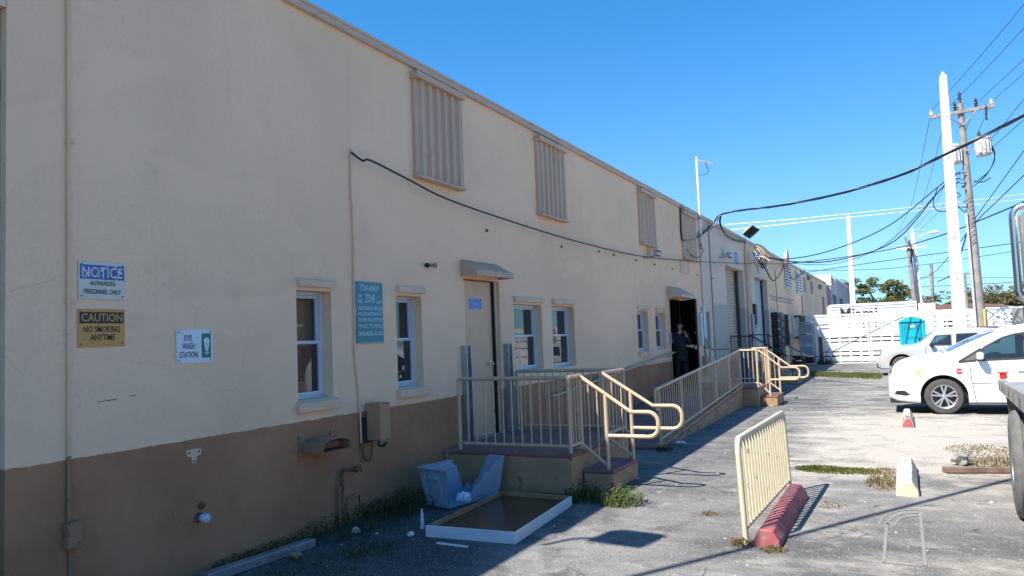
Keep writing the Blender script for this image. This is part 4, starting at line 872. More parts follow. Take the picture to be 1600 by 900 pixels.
c4 = [Vector((1.06,5.90,0)),Vector((1.95,5.93,0)),Vector((1.84,7.46,0)),Vector((1.0,7.52,0))]; cc = sum(c4, Vector())/4
inn = [p+(cc-p)*.032 for p in c4]; mid = [p+(cc-p)*.034 for p in c4]
for i in range(4):
    j = (i+1) % 4; Z = Vector((0,0,.10))
    MB().hexa([c4[i],c4[j],inn[j],inn[i],c4[i]+Z,c4[j]+Z,inn[j]+Z,inn[i]+Z]).build('frame_side', FRAMEW if i in (0,1) else WOODF, fr, bevel=.002)
MB().hexa([p+Vector((0,0,.02)) for p in mid]+[p+Vector((0,0,.055)) for p in mid]).build('board', BROWNG, fr)
gp = MB().box(.06,.16,-.55,.55,.003,.075).build('gutter_pipe', GALV, None, local=True, bevel=.006, loc=(.13,4.75,.0), rot=-.07, label='length of square metal gutter pipe lying against the wall base', cat='gutter pipe')
wl = MB().box(-.012,.012,-.16,.16,.002,.014).build('wood_sliver', WHITEP, None, local=True, loc=(1.45,5.72,0), rot=1.5, label='thin white stick lying before the white frame', cat='stick')
dk2 = MB().box(-.7,.7,-.045,.045,.01,.07).build('plank', mat('brown_plank',(.20,.13,.10),.8,.3,8,.2), None, local=True, loc=(6.0,10.45,.0), rot=.25, label='brown plank lying on dry grass near the truck', cat='plank', bevel=.004)
lump('rock','dark grey rock on the dry grass near the truck','rock',(5.55,10.9,0),.11,BLOCKM,.7,2,9)
# loose chips of stone: nobody could count them
random.seed(21); mb = MB()
def chip(x, y, r):
    h = r*random.uniform(.5, .9); a = random.uniform(0, 6.28); P = [(x+r*cos(a+k*1.57)*random.uniform(.7,1.2), y+r*sin(a+k*1.57)*random.uniform(.7,1.2), .0) for k in range(4)]
    Q = [(x+(p[0]-x)*.55, y+(p[1]-y)*.55, h) for p in P]; mb.hexa(P+Q)
for i in range(1900):
    k = random.random()
    if k < .45: x, y = random.gauss(5.0,.9), random.gauss(12.6,2.2)
    elif k < .75: x, y = random.uniform(1.6,6.5), random.uniform(4.5,18)
    elif k < .76: x, y = random.uniform(.05,1.0), random.uniform(2.6,7.5)
    else: x, y = random.uniform(1.8,4.6), random.gauss(28.2,.5)
    chip(x, y, min(.022,abs(random.expovariate(1/.0032))+.0025))
mb.build('stone_chips', PEB, kind='stuff')

# ------------------------------------------------------------------ weeds and grass
def blades(mb, c, n, spread, h, wdt, flat=0., leafy=False):
    for i in range(n):
        a = random.uniform(0, 2*pi); d = spread*sqrt(random.random()); x, y = c[0]+d*cos(a)*1.0, c[1]+d*sin(a)*(c[2] if len(c) > 2 else 1)
        hh = h*random.uniform(.4, 1.1)*(1-.5*d/spread); g = random.uniform(0, 2*pi); t = random.uniform(.2, .9)+flat
        dx, dy = cos(g), sin(g); px, py = -dy*wdt, dx*wdt
        if leafy:
            z = hh; L = wdt*random.uniform(2,3.4); e = random.uniform(-.4,.5)*L
            mb.add([(x,y,z),(x+dx*L*.5+px,y+dy*L*.5+py,z+e*.6),(x+dx*L,y+dy*L,z+e),(x+dx*L*.5-px,y+dy*L*.5-py,z+e*.6)],[(0,1,2,3)])
        else:
            mx, my, mz = x+dx*hh*t*.35, y+dy*hh*t*.35, hh*.65; ex, ey, ez = x+dx*hh*t, y+dy*hh*t, hh*(1-.25*t)
            mb.add([(x-px,y-py,0),(x+px,y+py,0),(mx+px*.8,my+py*.8,mz),(mx-px*.8,my-py*.8,mz),(ex,ey,max(.01,ez))],[(0,1,2,3),(3,2,4)])
def weed(label, c, n, spread, h, m_=None, wdt=.012, leafy=.6, asp=1, group=None):
    t = thing('weed_clump', label, 'weed', (c[0],c[1],0), group=group); mb = MB()
    blades(mb, (c[0],c[1],asp), int(n*(1-leafy)), spread, h, wdt*.45)
    mb.build('stems', m_ or WEED, t, kind='stuff'); mb = MB()
    blades(mb, (c[0],c[1],asp), int(n*leafy), spread, h, wdt, leafy=True); mb.build('leaves', m_ or WEED, t, kind='stuff')
weed('dark leafy weeds under the rusty tap at the wall', (.22,6.0), 1000, .42, .20, asp=1.8, leafy=.85)
weed('dark weeds between the tap and the broken tub', (.22,6.75), 700, .30, .24, asp=1.6, leafy=.85)
weed('low dark weeds behind the loose gutter pipe', (.10,4.9), 500, .2, .11, asp=2.6, leafy=.85)
weed('small dark weed at the wall foot nearest the camera', (.30,3.05), 300, .17, .17)
weed('sparse weeds creeping over the shaded asphalt by the gutter', (.75,4.7), 240, .35, .07, asp=1.6)
weed('thin weeds by the near end of the white frame', (.85,5.35), 200, .28, .07)
weed('dark weeds at the foot of the platform corner', (1.85,7.75), 420, .22, .22)
weed('bright green weeds in the sun beside the platform step', (2.28,7.72), 480, .26, .20, WEEDL, .013, .7)
weed('low weed at the bottom end of the ramp railing', (1.72,11.35), 160, .12, .09)
weed('dry tuft beside the foot of the barrier', (3.72,6.52), 150, .09, .07, DRYG, .01, .3)
weed('dry tuft at the near end of the red wheel stop', (3.98,6.42), 160, .10, .05, DRYG, .01, .3)
weed('dry brown tuft beside the white wheel stop', (4.72,9.5), 420, .20, .10, DRYG, .011, .35, 2.2)
weed('tiny dry tuft alone on the sunlit asphalt', (3.25,7.5), 90, .08, .045, DRYG, .008, .3)
weed('dry grass tuft near the truck bed', (5.95,10.95), 520, .34, .16, DRYG, .011, .4, 1.5)
weed('low dry tuft in front of the white wheel stop', (4.25,8.2), 120, .16, .03, DRYG, .009, .4)
weed('dark bush of weeds at the fence foot by the rusty post', (1.75,38.3), 300, .35, .5, WEED, .03)
mb = MB()
blades(mb, (4.2,10.15,.5), 1300, .48, .05, .006); blades(mb, (4.0,10.2,.5), 1100, .30, .075, .006)
mb.build('grass', GRASS, kind='stuff')
mb = MB(); blades(mb, (4.6,10.2,.7), 500, .35, .04, .006); blades(mb, (5.85,12.2,1.2), 600, .45, .04, .006); mb.build('dry_grass', DRYG, kind='stuff')
mb = MB()
for i in range(9000):
    x = random.uniform(1.7,4.3); y = 30.3-(x-1.7)*.75+random.gauss(0,.42); h = random.uniform(.05,.14); g = random.uniform(0,6.28)
    mb.add([(x-.012*cos(g),y-.012*sin(g),0),(x+.012*cos(g),y+.012*sin(g),0),(x+random.uniform(-.04,.04),y+random.uniform(-.04,.04),h)],[(0,1,2)])
mb.build('grass_strip', GRASS, kind='stuff')

# ------------------------------------------------------------------ fence, cage, toilet
fn = thing('fence', 'white painted wooden board fence across the end of the lot', 'fence', (7.5,40,0))
FY = 40.0; rows = [(.05,.265),(.335,.465),(.535,.935),(1.005,1.125),(1.195,1.595),(1.665,1.785),(1.855,2.17),(2.20,2.30)]
rows2 = [(.06,.62),(.69,1.1),(1.18,1.5),(1.58,1.70),(1.79,1.92),(2.02,2.30)]
def copy_at(src, x): c = src.copy(); COL.objects.link(c); c.location = (x,0,0); return c
proto = {}
x = .86; pw = 2.72; k = 0
while x < 17:
    for (z0, z1) in (rows if x < 6 else rows2):
        key = (z0, z1)
        if key not in proto: proto[key] = MB().box(.86,.86+pw-.02,FY,FY+.03,z0,z1).build('board', FENCEP, fn, bevel=.004); b_ = proto[key]
        else: b_ = copy_at(proto[key], 0)
        b_.location = (x-.86, 0, random.uniform(-.006,.006))
    x += pw
src = None
x = .9
while x < 17:
    if src is None: src = MB().box(.9,1.0,FY+.033,FY+.09,0,2.25).build('batten', FENCEP, fn); x0 = x
    else: copy_at(src, x-x0)
    x += .453
src = None; x = .86
while x < 17:
    if src is None: src = MB().box(.83,.88,FY-.045,FY-.003,0,2.32).build('post', FENCEP, fn)
    else: copy_at(src, x-.86)
    x += pw
tube('brace', [(1.45,39.9,.45),(5.05,39.9,2.2)], .017, GREYC, fn, 6)
for (a, b) in ((9.35,10.0),(10.35,10.75),(12.2,12.9)): MB().box(a,b,FY-.02,FY-.004,1.35,2.22).build('patch_board', GREYC, fn)
cg = thing('cage_rack', 'grey metal frame rack with mesh panels standing at the fence end', 'rack', (1.1,37.6,0))
for (a, b) in ((.82,37.2),(1.38,37.2),(.82,38.0),(1.38,38.0)): box('upright', (a-.02,a+.02,b-.02,b+.02,.0,1.95), GREYC, cg)
for z in (.45, .95, 1.45, 1.93): MB().box(.80,1.40,37.16,37.19,z,z+.05).box(.80,1.40,38.01,38.04,z,z+.05).build('cross_bar', PALEB, cg)
for z in (.52, 1.02, 1.52): MB().box(.85,1.35,37.18,37.20,z,z+.38).build('panel', mat('grey_mesh_panel',(.30,.31,.33),.6,.1,4), cg)
MB().box(.84,1.36,37.25,37.95,.1,.4).build('bottom_tray', BLACK, cg, bevel=.02)
rpst = thing('rusty_post', 'short rust-brown post in front of the fence end', 'post', (1.62,38.2,0)); box('post_body', (1.54,1.70,38.14,38.26,0,1.25), RUST, rpst, .02); box('post_cap', (1.52,1.72,38.12,38.28,1.251,1.28), RUST, rpst, .01)
tube('pale_post', [(1.52,38.4,0),(1.52,38.4,1.75)], .035, WHITEP, None, 8, loc=(1.52,38.4,0), label='thin pale post behind the rusty post', cat='post')
bn = thing('black_bin', 'low black bin on the ground before the barred window', 'bin', (.55,37.4,0))
MB().hexa([(.40,37.1,0),(.80,37.1,0),(.80,37.9,0),(.40,37.9,0),(.36,37.05,.42),(.84,37.05,.42),(.84,37.95,.42),(.36,37.95,.42)]).build('bin_body', BLACK, bn, bevel=.02); MB().box(.34,.86,37.03,37.97,.421,.45).build('bin_rim', BLACK, bn, bevel=.01)
lt = thing('portable_toilet', 'turquoise portable toilet in front of the white fence', 'portable toilet', (5.4,38.3,0))
tx0, tx1, ty0, ty1 = 4.87, 5.93, 37.75, 38.85
MB().box(tx0,tx1,ty0,ty1,.0,.12).build('skid_base', TOILETD, lt, bevel=.02); MB().box(tx0+.02,tx1-.02,ty0+.02,ty1-.02,.121,1.80).build('cabin', TOILET, lt, bevel=.015)
n = 10; rp_ = [(tx0-.01,ty0-.01,1.795)]+[(tx0-.01+(tx1-tx0+.02)*i/n,ty0-.01,1.77+.25*sin(pi*i/n)**.75) for i in range(n+1)]+[(tx1+.01,ty0-.01,1.795)]
MB().prism(rp_,(0,ty1-ty0+.02,0)).build('roof', TOILET, lt, smooth=30)
dpoly = [(tx0+.20,ty0+.005,.18),(tx1-.20,ty0+.005,.18),(tx1-.20,ty0+.005,1.60)]+[((tx0+tx1)/2+.33*cos(a),ty0+.005,1.60+.16*sin(a)) for a in (.4,.9,pi/2,2.2,2.7)]+[(tx0+.20,ty0+.005,1.60)]
dr2 = MB().prism(dpoly,(0,-.03,0)).build('door', TOILETD, lt, bevel=.008)
for z in (.35,.75,1.15): MB().box(tx0+.30,tx1-.30,ty0-.032,ty0-.026,z,z+.28).build('door_panel', TOILET, dr2, bevel=.002)
box('door_sticker', (5.33,5.5,ty0-.034,ty0-.027,1.56,1.66), WHITEP, dr2); box('latch', (5.62,5.68,ty0-.05,ty0-.026,.95,1.1), PLAST, dr2)
for xx in (tx0+.04, tx1-.14): MB().box(xx,xx+.10,ty0-.012,ty0+.019,.15,1.75).build('corner_post', TOILET, lt, bevel=.01)
for z in (1.45,1.55,1.65): MB().box(tx0+.015,tx0+.019,ty0+.2,ty1-.2,z,z+.04).build('side_vent', TOILETD, lt)

# ================================================================== VEHICLES
def interp(pts, u):
    if u <= pts[0][0]: return pts[0][1]
    for (a, b), (c, d) in zip(pts, pts[1:]):
        if u <= c: return b+(d-b)*(u-a)/(c-a)
    return pts[-1][1]
def sminterp(pts, u, w_=.05): return sum(interp(pts, u+k*w_) for k in (-1.5,-.75,0,.75,1.5))/5
def car(spec):
    L, Wd, top, belt, sill, wheels, Rw, Ra = (spec[k] for k in ('L','W','top','belt','sill','wheels','Rw','Ra'))
    root = thing('parked_car', spec['label'], spec['cat'], spec['loc'], spec.get('rot',0))
    us = sorted({round(i*L/110,4) for i in range(111)} | {round(c+s_*(Ra-e),4) for c in wheels for s_ in (-1,1) for e in (0,.004,.02,.05)} | {.015,.04})
    gl0, gl1 = min(p[0] for _, P_ in spec['glass'] for p in P_), max(p[0] for _, P_ in spec['glass'] for p in P_)
    us = sorted(set(u for u in us if 0 <= u <= L) | {round(gl0+i*.016,4) for i in range(int((gl1-gl0)/.016)+1)})
    def half(u):
        h = Wd/2; rf, rr = spec.get('rf',.55), .35
        if u < rf: h -= spec.get('nose',.24)*(1-sqrt(max(0, 1-((rf-u)/rf)**2)))
        if u > L-rr: h -= .12*(1-sqrt(max(0, 1-((u-L+rr)/rr)**2)))
        return h
    def ring(u):
        zt = sminterp(top, u); zs = min(sminterp(belt, u), zt-.05); zb = interp(sill, u); h = half(u)
        for c in wheels:
            if abs(u-c) < Ra-.002: zb = max(zb, Rw+sqrt(max(0, Ra*Ra-(u-c)**2)))
        zs = max(zs, zb+.05); ab = max(zt-zs, .03); tum = spec.get('tum',.26)
        d5 = .018+tum*max(0,ab-.05)
        return [(.07,zb),(.012,zb+.035 if zb < .3 else zb+.012),(.0,zb+.38*(zs-zb)),(.004,zb+.72*(zs-zb)),(.018,zs-.0),(d5,zs+.86*ab),(d5+.045,zs+.96*ab),(d5+.14,zt),(h,zt+.02)], h
    def side_y(u, z):
        r, h = ring(u); k = r[1:6]
        for (d0, z0), (d1, z1) in zip(k, k[1:]):
            if z0 <= z <= z1: return Wd/2-h + d0+(d1-d0)*(z-z0)/(z1-z0)
        return Wd/2-h + (k[0][0] if z < k[0][1] else k[-1][0])
    NS = 16; mb = MB(); n = 17+2*NS
    def inside(u, z, poly):
        c = False
        for (a, b), (a2, b2) in zip(poly, poly[1:]+poly[:1]):
            if (b > z) != (b2 > z) and u < (a2-a)*(z-b)/(b2-b)+a: c = not c
        return c
    for u in us:
        r, h = ring(u); y0 = Wd/2-h; p, q = r[4], r[5]
        r = r[:5]+[(p[0]+(q[0]-p[0])*k/(NS+1), p[1]+(q[1]-p[1])*k/(NS+1)) for k in range(1,NS+1)]+r[5:]
        for d, z in r: mb.v.append((u, y0+d, z))
        for d, z in r[-2::-1]: mb.v.append((u, Wd-y0-d, z))
    for i in range(len(us)-1):
        for k in range(n-1):
            f = (i*n+k, i*n+k+1, i*n+n+k+1, i*n+n+k); um = (us[i]+us[i+1])/2; zm = sum(mb.v[j][2] for j in f)/4
            if (4 <= k <= 5+NS or n-2-(5+NS) <= k <= n-2-4) and any(nm_ != 'sail_panel' and inside(um, zm, P_) for nm_, P_ in spec['glass']): continue
            if abs(k-(n-2)/2) < 1 and any(nm_ == 'windshield' and a_+.02 < um < b_-.03 for nm_, a_, b_, _m in spec['tops']): continue
            mb.f.append(f)
    mb.f.append(tuple(range(n))); mb.f.append(tuple((len(us)-1)*n+k for k in range(n))); mb.mi = [0]*len(mb.f)
    body = mb.build('body', spec['paint'], root, local=True, smooth=38)
    MB().box(.55,L-.4,.2,Wd-.2,.19,.5).build('underbody', BLACK, root, local=True)
    for c in wheels:                                             # wheel wells
        for s_ in (0, 1):
            w_ = MB(); ya, yb = (.03,.33) if s_ == 0 else (Wd-.33,Wd-.03)
            pts = [(c+Ra*cos(pi*k/14), Rw+Ra*sin(pi*k/14)) for k in range(15)]
            for (a, b), (c2, d) in zip(pts, pts[1:]): w_.quad((a,ya,b),(c2,ya,d),(c2,yb,d),(a,yb,b))
            yy = yb if s_ == 0 else ya
            w_.add([(p,yy,q) for p, q in pts], [tuple(range(15))]); w_.build('wheel_arch', BLACK, root, local=True)
    def on_side(name, poly, m_, parent=body, off=.006, depth=.012, far=False, cuts=3):
        bm = bmesh.new(); f = bm.faces.new([bm.verts.new((u,0,z)) for u, z in poly]); bmesh.ops.triangulate(bm, faces=[f])
        if cuts: bmesh.ops.subdivide_edges(bm, edges=bm.edges[:], cuts=cuts, use_grid_fill=True)
        bm.verts.ensure_lookup_table(); base_ = [v.co.copy() for v in bm.verts]; F = [[v.index for v in f.verts] for f in bm.faces]
        bm.verts.index_update(); F = [[v.index for v in f.verts] for f in bm.faces]; B_ = [(e.verts[0].index, e.verts[1].index) for e in bm.edges if e.is_boundary]; bm.free()
        sy = (lambda u, z, o: Wd-side_y(u,z)+o) if far else (lambda u, z, o: side_y(u,z)-o)
        N = len(base_); V = [(p.x,sy(p.x,p.z,off),p.z) for p in base_]+[(p.x,sy(p.x,p.z,off-depth),p.z) for p in base_]
        mb = MB().add(V, F+[(i,j,N+j,N+i) for i, j in B_])
        return mb.build(name, m_, parent, local=True, smooth=30)
    def strip(u0, z0, u1, z1, w_, m_, name, off=.003, far=False):
        dx, dz = u1-u0, z1-z0; l = sqrt(dx*dx+dz*dz); px, pz = -dz/l*w_/2, dx/l*w_/2
        return on_side(name, [(u0+px,z0+pz),(u1+px,z1+pz),(u1-px,z1-pz),(u0-px,z0-pz)], m_, body, off, .006, far, 2)
    for far in (False, True):
        for nm, poly in spec['glass']: on_side(nm, poly, CARGLASS if nm != 'sail_panel' else GREYPL, far=far)
        for nm, poly in spec['glass']:
            for (a, b), (c, d) in zip(poly, poly[1:]+poly[:1]): strip(a,b,c,d,.036,spec.get('winedge',PLAST),'window_trim',.009,far)
        for (a, b, c, d) in spec['seams']: strip(a,b,c,d,.013,PLAST,'door_seam',.0015,far)
        for (a, b) in spec['handles']: on_side('door_handle', [(a,b),(a+.17,b+.005),(a+.17,b+.035),(a,b+.03)], spec['paint'], off=.03, depth=.03, far=far)
    def top_patch(name, u0, u1, f0, f1, m_, nu=8, off=.008):
        mb = MB(); vs = []
        for i in range(nu+1):
            u = u0+(u1-u0)*i/nu; r, h = ring(u); zt = sminterp(top, u); f = f0+(f1-f0)*i/nu
            y0 = Wd/2-h; de = r[6][0]+.02; w_ = h-de
            for k in range(9):
                s_ = -1+2*k/8; dz = 0 if abs(s_) < .99 else -.010
                z = zt+.02*(1-abs(s_)) + off + dz
                vs.append((u-off*.5, Wd/2+s_*w_*f, z))
        mb.add(vs, [(i*9+9+k, i*9+10+k, i*9+k+1, i*9+k) for i in range(nu) for k in range(8)])
        return mb.build(name, m_, body, local=True, smooth=60, recalc=False)
    for nm, u0, u1, m_ in spec['tops']: top_patch(nm, u0, u1, .97, .97, m_)
    for c in wheels:
        for far in (False, True):
            yo, sg = (.035, 1) if not far else (Wd-.035, -1)
            t = MB(); w_ = .20; P = [(Rw*.66,0),(Rw*.80,-.006),(Rw*.93,.004),(Rw*.985,.03),(Rw,.05),(Rw,w_-.05),(Rw*.985,w_-.03),(Rw*.66,w_)]
            wh_ = t.lathe([(r_, sg*d) for r_, d in P], (c,yo,Rw), 'y', 40, False).build('wheel', TYRE, root, local=True, smooth=40)
            rim = MB(); rim.lathe([(Rw*.67,sg*.002),(Rw*.63,sg*.0),(Rw*.60,sg*.03),(Rw*.55,sg*.10),(Rw*.12,sg*.11),(0,sg*.11)], (c,yo,Rw), 'y', 32, False)
            rim.build('rim', GREYPL if spec['spokes'] else ALLOY, wh_, local=True, smooth=40)
            lip = MB(); lip.lathe([(Rw*.68,sg*.006),(Rw*.66,-sg*.004),(Rw*.61,sg*.004),(Rw*.60,sg*.02)], (c,yo,Rw), 'y', 40, False).build('rim_lip', ALLOY, wh_, local=True, smooth=40)
            ns = spec['spokes']
            for k in range(ns):
                a = 2*pi*(k//2)/(ns/2)+(.20 if k % 2 else -.20)+.3; a2 = 2*pi*(k//2)/(ns/2)+(.10 if k % 2 else -.10)+.3
                p0 = Vector((cos(a2),0,sin(a2)))*Rw*.12; p1 = Vector((cos(a),0,sin(a)))*Rw*.625; tn = Vector((-sin(a),0,cos(a)))
                C_ = Vector((c,yo,Rw)); w0, w1 = .016, .020
                f = lambda p, s_, d: tuple(C_+p+tn*s_+Vector((0,sg*d,0)))
                MB().hexa([f(p0,-w0,.045),f(p1,-w1,.05),f(p1,w1,.05),f(p0,w0,.045),f(p0,-w0*.7,.012),f(p1,-w1*.7,.008),f(p1,w1*.7,.008),f(p0,w0*.7,.012)]).build('spoke', ALLOY, wh_, local=True)
            MB().lathe([(Rw*.145,sg*.05),(Rw*.14,sg*.016),(Rw*.10,sg*.010),(0,sg*.009)], (c,yo,Rw), 'y', 20).build('hub_cap', ALLOY, wh_, local=True, smooth=40)
    fz = spec['belt'][2][1]-.35; wu = spec['tops'][0][1]          # interior: dash, wheel, seats, floor
    INT = MATS.get('car_interior') or mat('car_interior', (.06,.062,.065), .8, .15, 6, 0); SEAT = MATS.get('seat_cloth') or mat('seat_cloth', (.13,.135,.14), .85, .15, 6, 0)
    MB().box(wu,L-.6,.12,Wd-.12,.50,.54).box(wu-.02,wu+.35,.14,Wd-.14,.541,min(.93,fz+.42)).build('dashboard', INT, root, local=True, bevel=.02)
    for su in (wu+.95, wu+1.85):
        for sy_ in (.30, Wd-.82):
            st_ = MB().hexa([(su-.1,sy_,.56),(su+.42,sy_,.56),(su+.42,sy_+.52,.56),(su-.1,sy_+.52,.56),(su-.1,sy_,.74),(su+.36,sy_,.70),(su+.36,sy_+.52,.70),(su-.1,sy_+.52,.74)]).hexa([(su+.36,sy_+.02,.66),(su+.50,sy_+.02,.66),(su+.50,sy_+.50,.66),(su+.36,sy_+.50,.66),(su+.52,sy_+.06,1.16),(su+.62,sy_+.06,1.16),(su+.62,sy_+.46,1.16),(su+.52,sy_+.46,1.16)]).build('seat', SEAT, root, local=True, bevel=.03)
            MB().hexa([(su+.55,sy_+.14,1.20),(su+.64,sy_+.14,1.20),(su+.64,sy_+.38,1.20),(su+.55,sy_+.38,1.20),(su+.58,sy_+.15,1.38),(su+.66,sy_+.15,1.38),(su+.66,sy_+.37,1.38),(su+.58,sy_+.37,1.38)]).build('headrest', SEAT, st_, local=True, bevel=.03)
    MB().tube(arc((wu+.52,.56,.98),(.42,0,.9),(0,1,0),.18,0,2*pi,18),.016,6).tube([(wu+.52,.40,.98),(wu+.52,.72,.98)],.014,6).tube([(wu+.33,.56,.86),(wu+.52,.56,.98)],.025,6).build('steering_wheel', INT, root, local=True, smooth=60)
    for far in (False, True):
        mu, mz = spec['mirror']; yy = side_y(mu, mz-.02); sg = -1 if not far else 1; y0 = yy if not far else Wd-yy
        mm = MB().hexa([(mu-.03,y0+sg*.08,mz-.07),(mu+.10,y0+sg*.10,mz-.07),(mu+.10,y0+sg*.26,mz-.06),(mu-.01,y0+sg*.25,mz-.06),(mu-.01,y0+sg*.08,mz+.08),(mu+.10,y0+sg*.10,mz+.08),(mu+.10,y0+sg*.26,mz+.07),(mu+.02,y0+sg*.24,mz+.06)]).build('mirror', spec['paint'] if spec.get('mpaint', True) else PLAST, body, local=True, bevel=.025, smooth=50)
        MB().hexa([(mu+.0,y0-sg*.01,mz-.09),(mu+.10,y0-sg*.01,mz-.09),(mu+.10,y0+sg*.16,mz-.075),(mu+.02,y0+sg*.16,mz-.075),(mu+.0,y0-sg*.01,mz-.055),(mu+.10,y0-sg*.01,mz-.055),(mu+.10,y0+sg*.16,mz-.06),(mu+.02,y0+sg*.16,mz-.06)]).build('mirror_arm', PLAST, body, local=True)
    return root, body, on_side, strip, side_y
van, vb, von, vstrip, vsy = car(dict(label='white minivan with a round red 114 door decal', cat='minivan', loc=(4.69,16.7,0), L=5.15, W=1.95, Rw=.335, Ra=.40, paint=CARW, nose=.42, rf=.75,
    top=[(0,.60),(.04,.76),(.09,.87),(.2,.965),(.42,1.035),(.75,1.095),(.98,1.135),(1.5,1.385),(1.85,1.535),(2.1,1.60),(2.6,1.66),(3.3,1.70),(4.4,1.68),(4.85,1.60),(5.08,1.2),(5.15,.8)],
    belt=[(0,.5),(.08,.70),(.3,.86),(1.0,.95),(1.3,.965),(2.3,.995),(4.9,1.06)], sill=[(0,.30),(.12,.24),(.5,.215),(1.3,.20),(4.4,.21),(5.0,.30),(5.15,.45)], wheels=(.945,4.02), tum=.24,
    glass=[('sail_panel',[(1.22,.985),(1.50,1.005),(1.60,1.225)]),('front_window',[(1.53,1.01),(2.36,1.035),(2.36,1.50),(2.15,1.47),(1.95,1.41),(1.64,1.235)]),('rear_window',[(2.46,1.04),(3.45,1.07),(3.45,1.52),(2.46,1.505)]),('quarter_window',[(3.55,1.07),(4.6,1.10),(4.5,1.5),(3.55,1.52)])],
    seams=[(1.40,.93,1.41,.66),(1.41,.66,1.46,.24),(2.41,1.0,2.41,.30),(1.42,.58,2.40,.60),(3.5,1.04,3.5,.3)], handles=[(2.14,.80),(3.25,.82)], tops=[('windshield',1.06,1.87,BLUEGLASS),('hood_seam',.985,1.0,GREYPL)], spokes=10, mirror=(1.52,1.09)))
for far in (False, True):
    von('headlight', [(.30,.72),(.34,.80),(.50,.865),(.62,.86),(.55,.76),(.40,.71)], mat('headlight_lens',(.80,.79,.76),.12,.04,8,0,coat=.8) if not far else MATS['headlight_lens'], far=far)
    von('indicator', [(.46,.755),(.53,.85),(.60,.85),(.55,.765)], mat('amber_lens',(.78,.48,.16),.2,.1,9,0) if not far else MATS['amber_lens'], off=.010, far=far)
    von('fog_recess', [(.10,.37),(.14,.44),(.28,.45),(.38,.37),(.30,.35)], PLAST, far=far)
MB().hexa([(-.012,.50,.61),(.1,.50,.61),(.1,1.45,.61),(-.012,1.45,.61),(.05,.50,.81),(.12,.50,.81),(.12,1.45,.81),(.05,1.45,.81)]).build('grille', PLAST, van, local=True, bevel=.01)
for z in (.64,.70,.76): MB().box(-.03+(z-.61)*.31,-.010+(z-.61)*.31,.52,1.43,z,z+.02).build('grille_bar', CHROME, van, local=True)
MB().box(.02,.5,.25,1.7,.20,.27).build('air_dam', PLAST, van, local=True)
MB().box(1.36,3.6,.02,.10,.185,.215).build('lower_sill_strip', GREYPL, van, local=True)  # dark grey plastic strip along the lower sill
tube('wiper', [(1.02,.5,1.15),(1.22,.9,1.25)], .012, PLAST, vb, 5, local=True)
dcy = vsy(1.22,.82)-.008
mbd = MB(); mbd.add([(1.22+.058*cos(2*pi*i/24),vsy(1.22+.058*cos(2*pi*i/24),.81+.058*sin(2*pi*i/24))-.004,.81+.058*sin(2*pi*i/24)) for i in range(24)],[tuple(range(24))])
mbd.build('decal', mat('decal_red',(.42,.05,.06),.5,.05,3,0), vb, local=True)
lettering('114', (1.178,1.262,.79,.832,dcy), 'y-', WHITEP, vb, local=True, offset=.012)
suv, sb, son, sstrip, ssy = car(dict(label='silver retro compact wagon behind the white minivan', cat='car', loc=(4.18,28.9,0), L=4.48, W=1.75, Rw=.325, Ra=.39, paint=CARS, nose=.22, rf=.4,
    top=[(0,.50),(.09,.53),(.12,.78),(.21,.91),(.4,.965),(1.1,1.03),(1.3,1.06),(1.70,1.41),(2.05,1.50),(2.5,1.53),(3.1,1.51),(3.9,1.42),(4.3,1.0),(4.48,.6)],
    belt=[(0,.4),(.12,.62),(.3,.84),(1.2,.955),(3.8,1.0),(4.4,.8)], sill=[(0,.30),(.1,.23),(.5,.22),(3.9,.22),(4.48,.35)], wheels=(.76,3.40), tum=.20,
    glass=[('front_window',[(1.60,1.0),(1.80,1.29),(2.23,1.31),(2.22,.99)]),('rear_window',[(2.38,.99),(2.40,1.33),(2.98,1.34),(2.90,.995)]),('quarter_window',[(3.06,1.0),(3.12,1.33),(3.6,1.30),(3.55,1.02)])],
    seams=[(1.5,.95,1.42,.3),(2.30,1.0,2.30,.3)], handles=[(2.0,.86),(2.75,.87)], tops=[('windshield',1.34,1.74,BLUEGLASS)], spokes=10, mirror=(1.62,1.02), mpaint=False))
for far in (False, True):
    son('headlight', [(.16,.70),(.18,.83),(.34,.86),(.36,.70)], MATS['headlight_lens'], far=far); son('side_lamp', [(.30,.58),(.30,.62),(.42,.62),(.42,.58)], MATS['amber_lens'], far=far)
MB().box(-.05,.10,.12,1.63,.36,.56).build('bumper', CARS, suv, local=True, bevel=.05, smooth=50); MB().box(-.02,.02,.3,1.45,.25,.34).build('lower_grille', PLAST, suv, local=True); MB().box(.10,.13,.5,1.25,.58,.80).build('grille', CHROME, suv, local=True, bevel=.01)
red, rb_, ron, rs_, rsy_ = car(dict(label='dark red car roof just showing behind the silver wagon', cat='car', loc=(5.0,33.2,0), L=4.6, W=1.78, Rw=.32, Ra=.38, paint=CARR, nose=.25, rf=.4,
    top=[(0,.5),(.1,.7),(.3,.82),(1.2,.98),(1.9,1.42),(2.3,1.52),(3.2,1.50),(3.9,1.15),(4.4,1.05),(4.6,.6)], belt=[(0,.4),(.3,.7),(1.2,.9),(4.2,.95),(4.6,.6)], sill=[(0,.3),(.2,.22),(4.3,.22),(4.6,.4)], wheels=(.85,3.55), tum=.25,
    glass=[('front_window',[(1.62,.96),(2.0,1.33),(2.5,1.37),(2.5,.96)]),('rear_window',[(2.6,.96),(2.6,1.37),(3.1,1.34),(3.4,1.0)])], seams=[(2.55,.95,2.55,.3)], handles=[(2.3,.84)], tops=[('windshield',1.32,1.85,BLUEGLASS)], spokes=10, mirror=(1.6,1.0)))
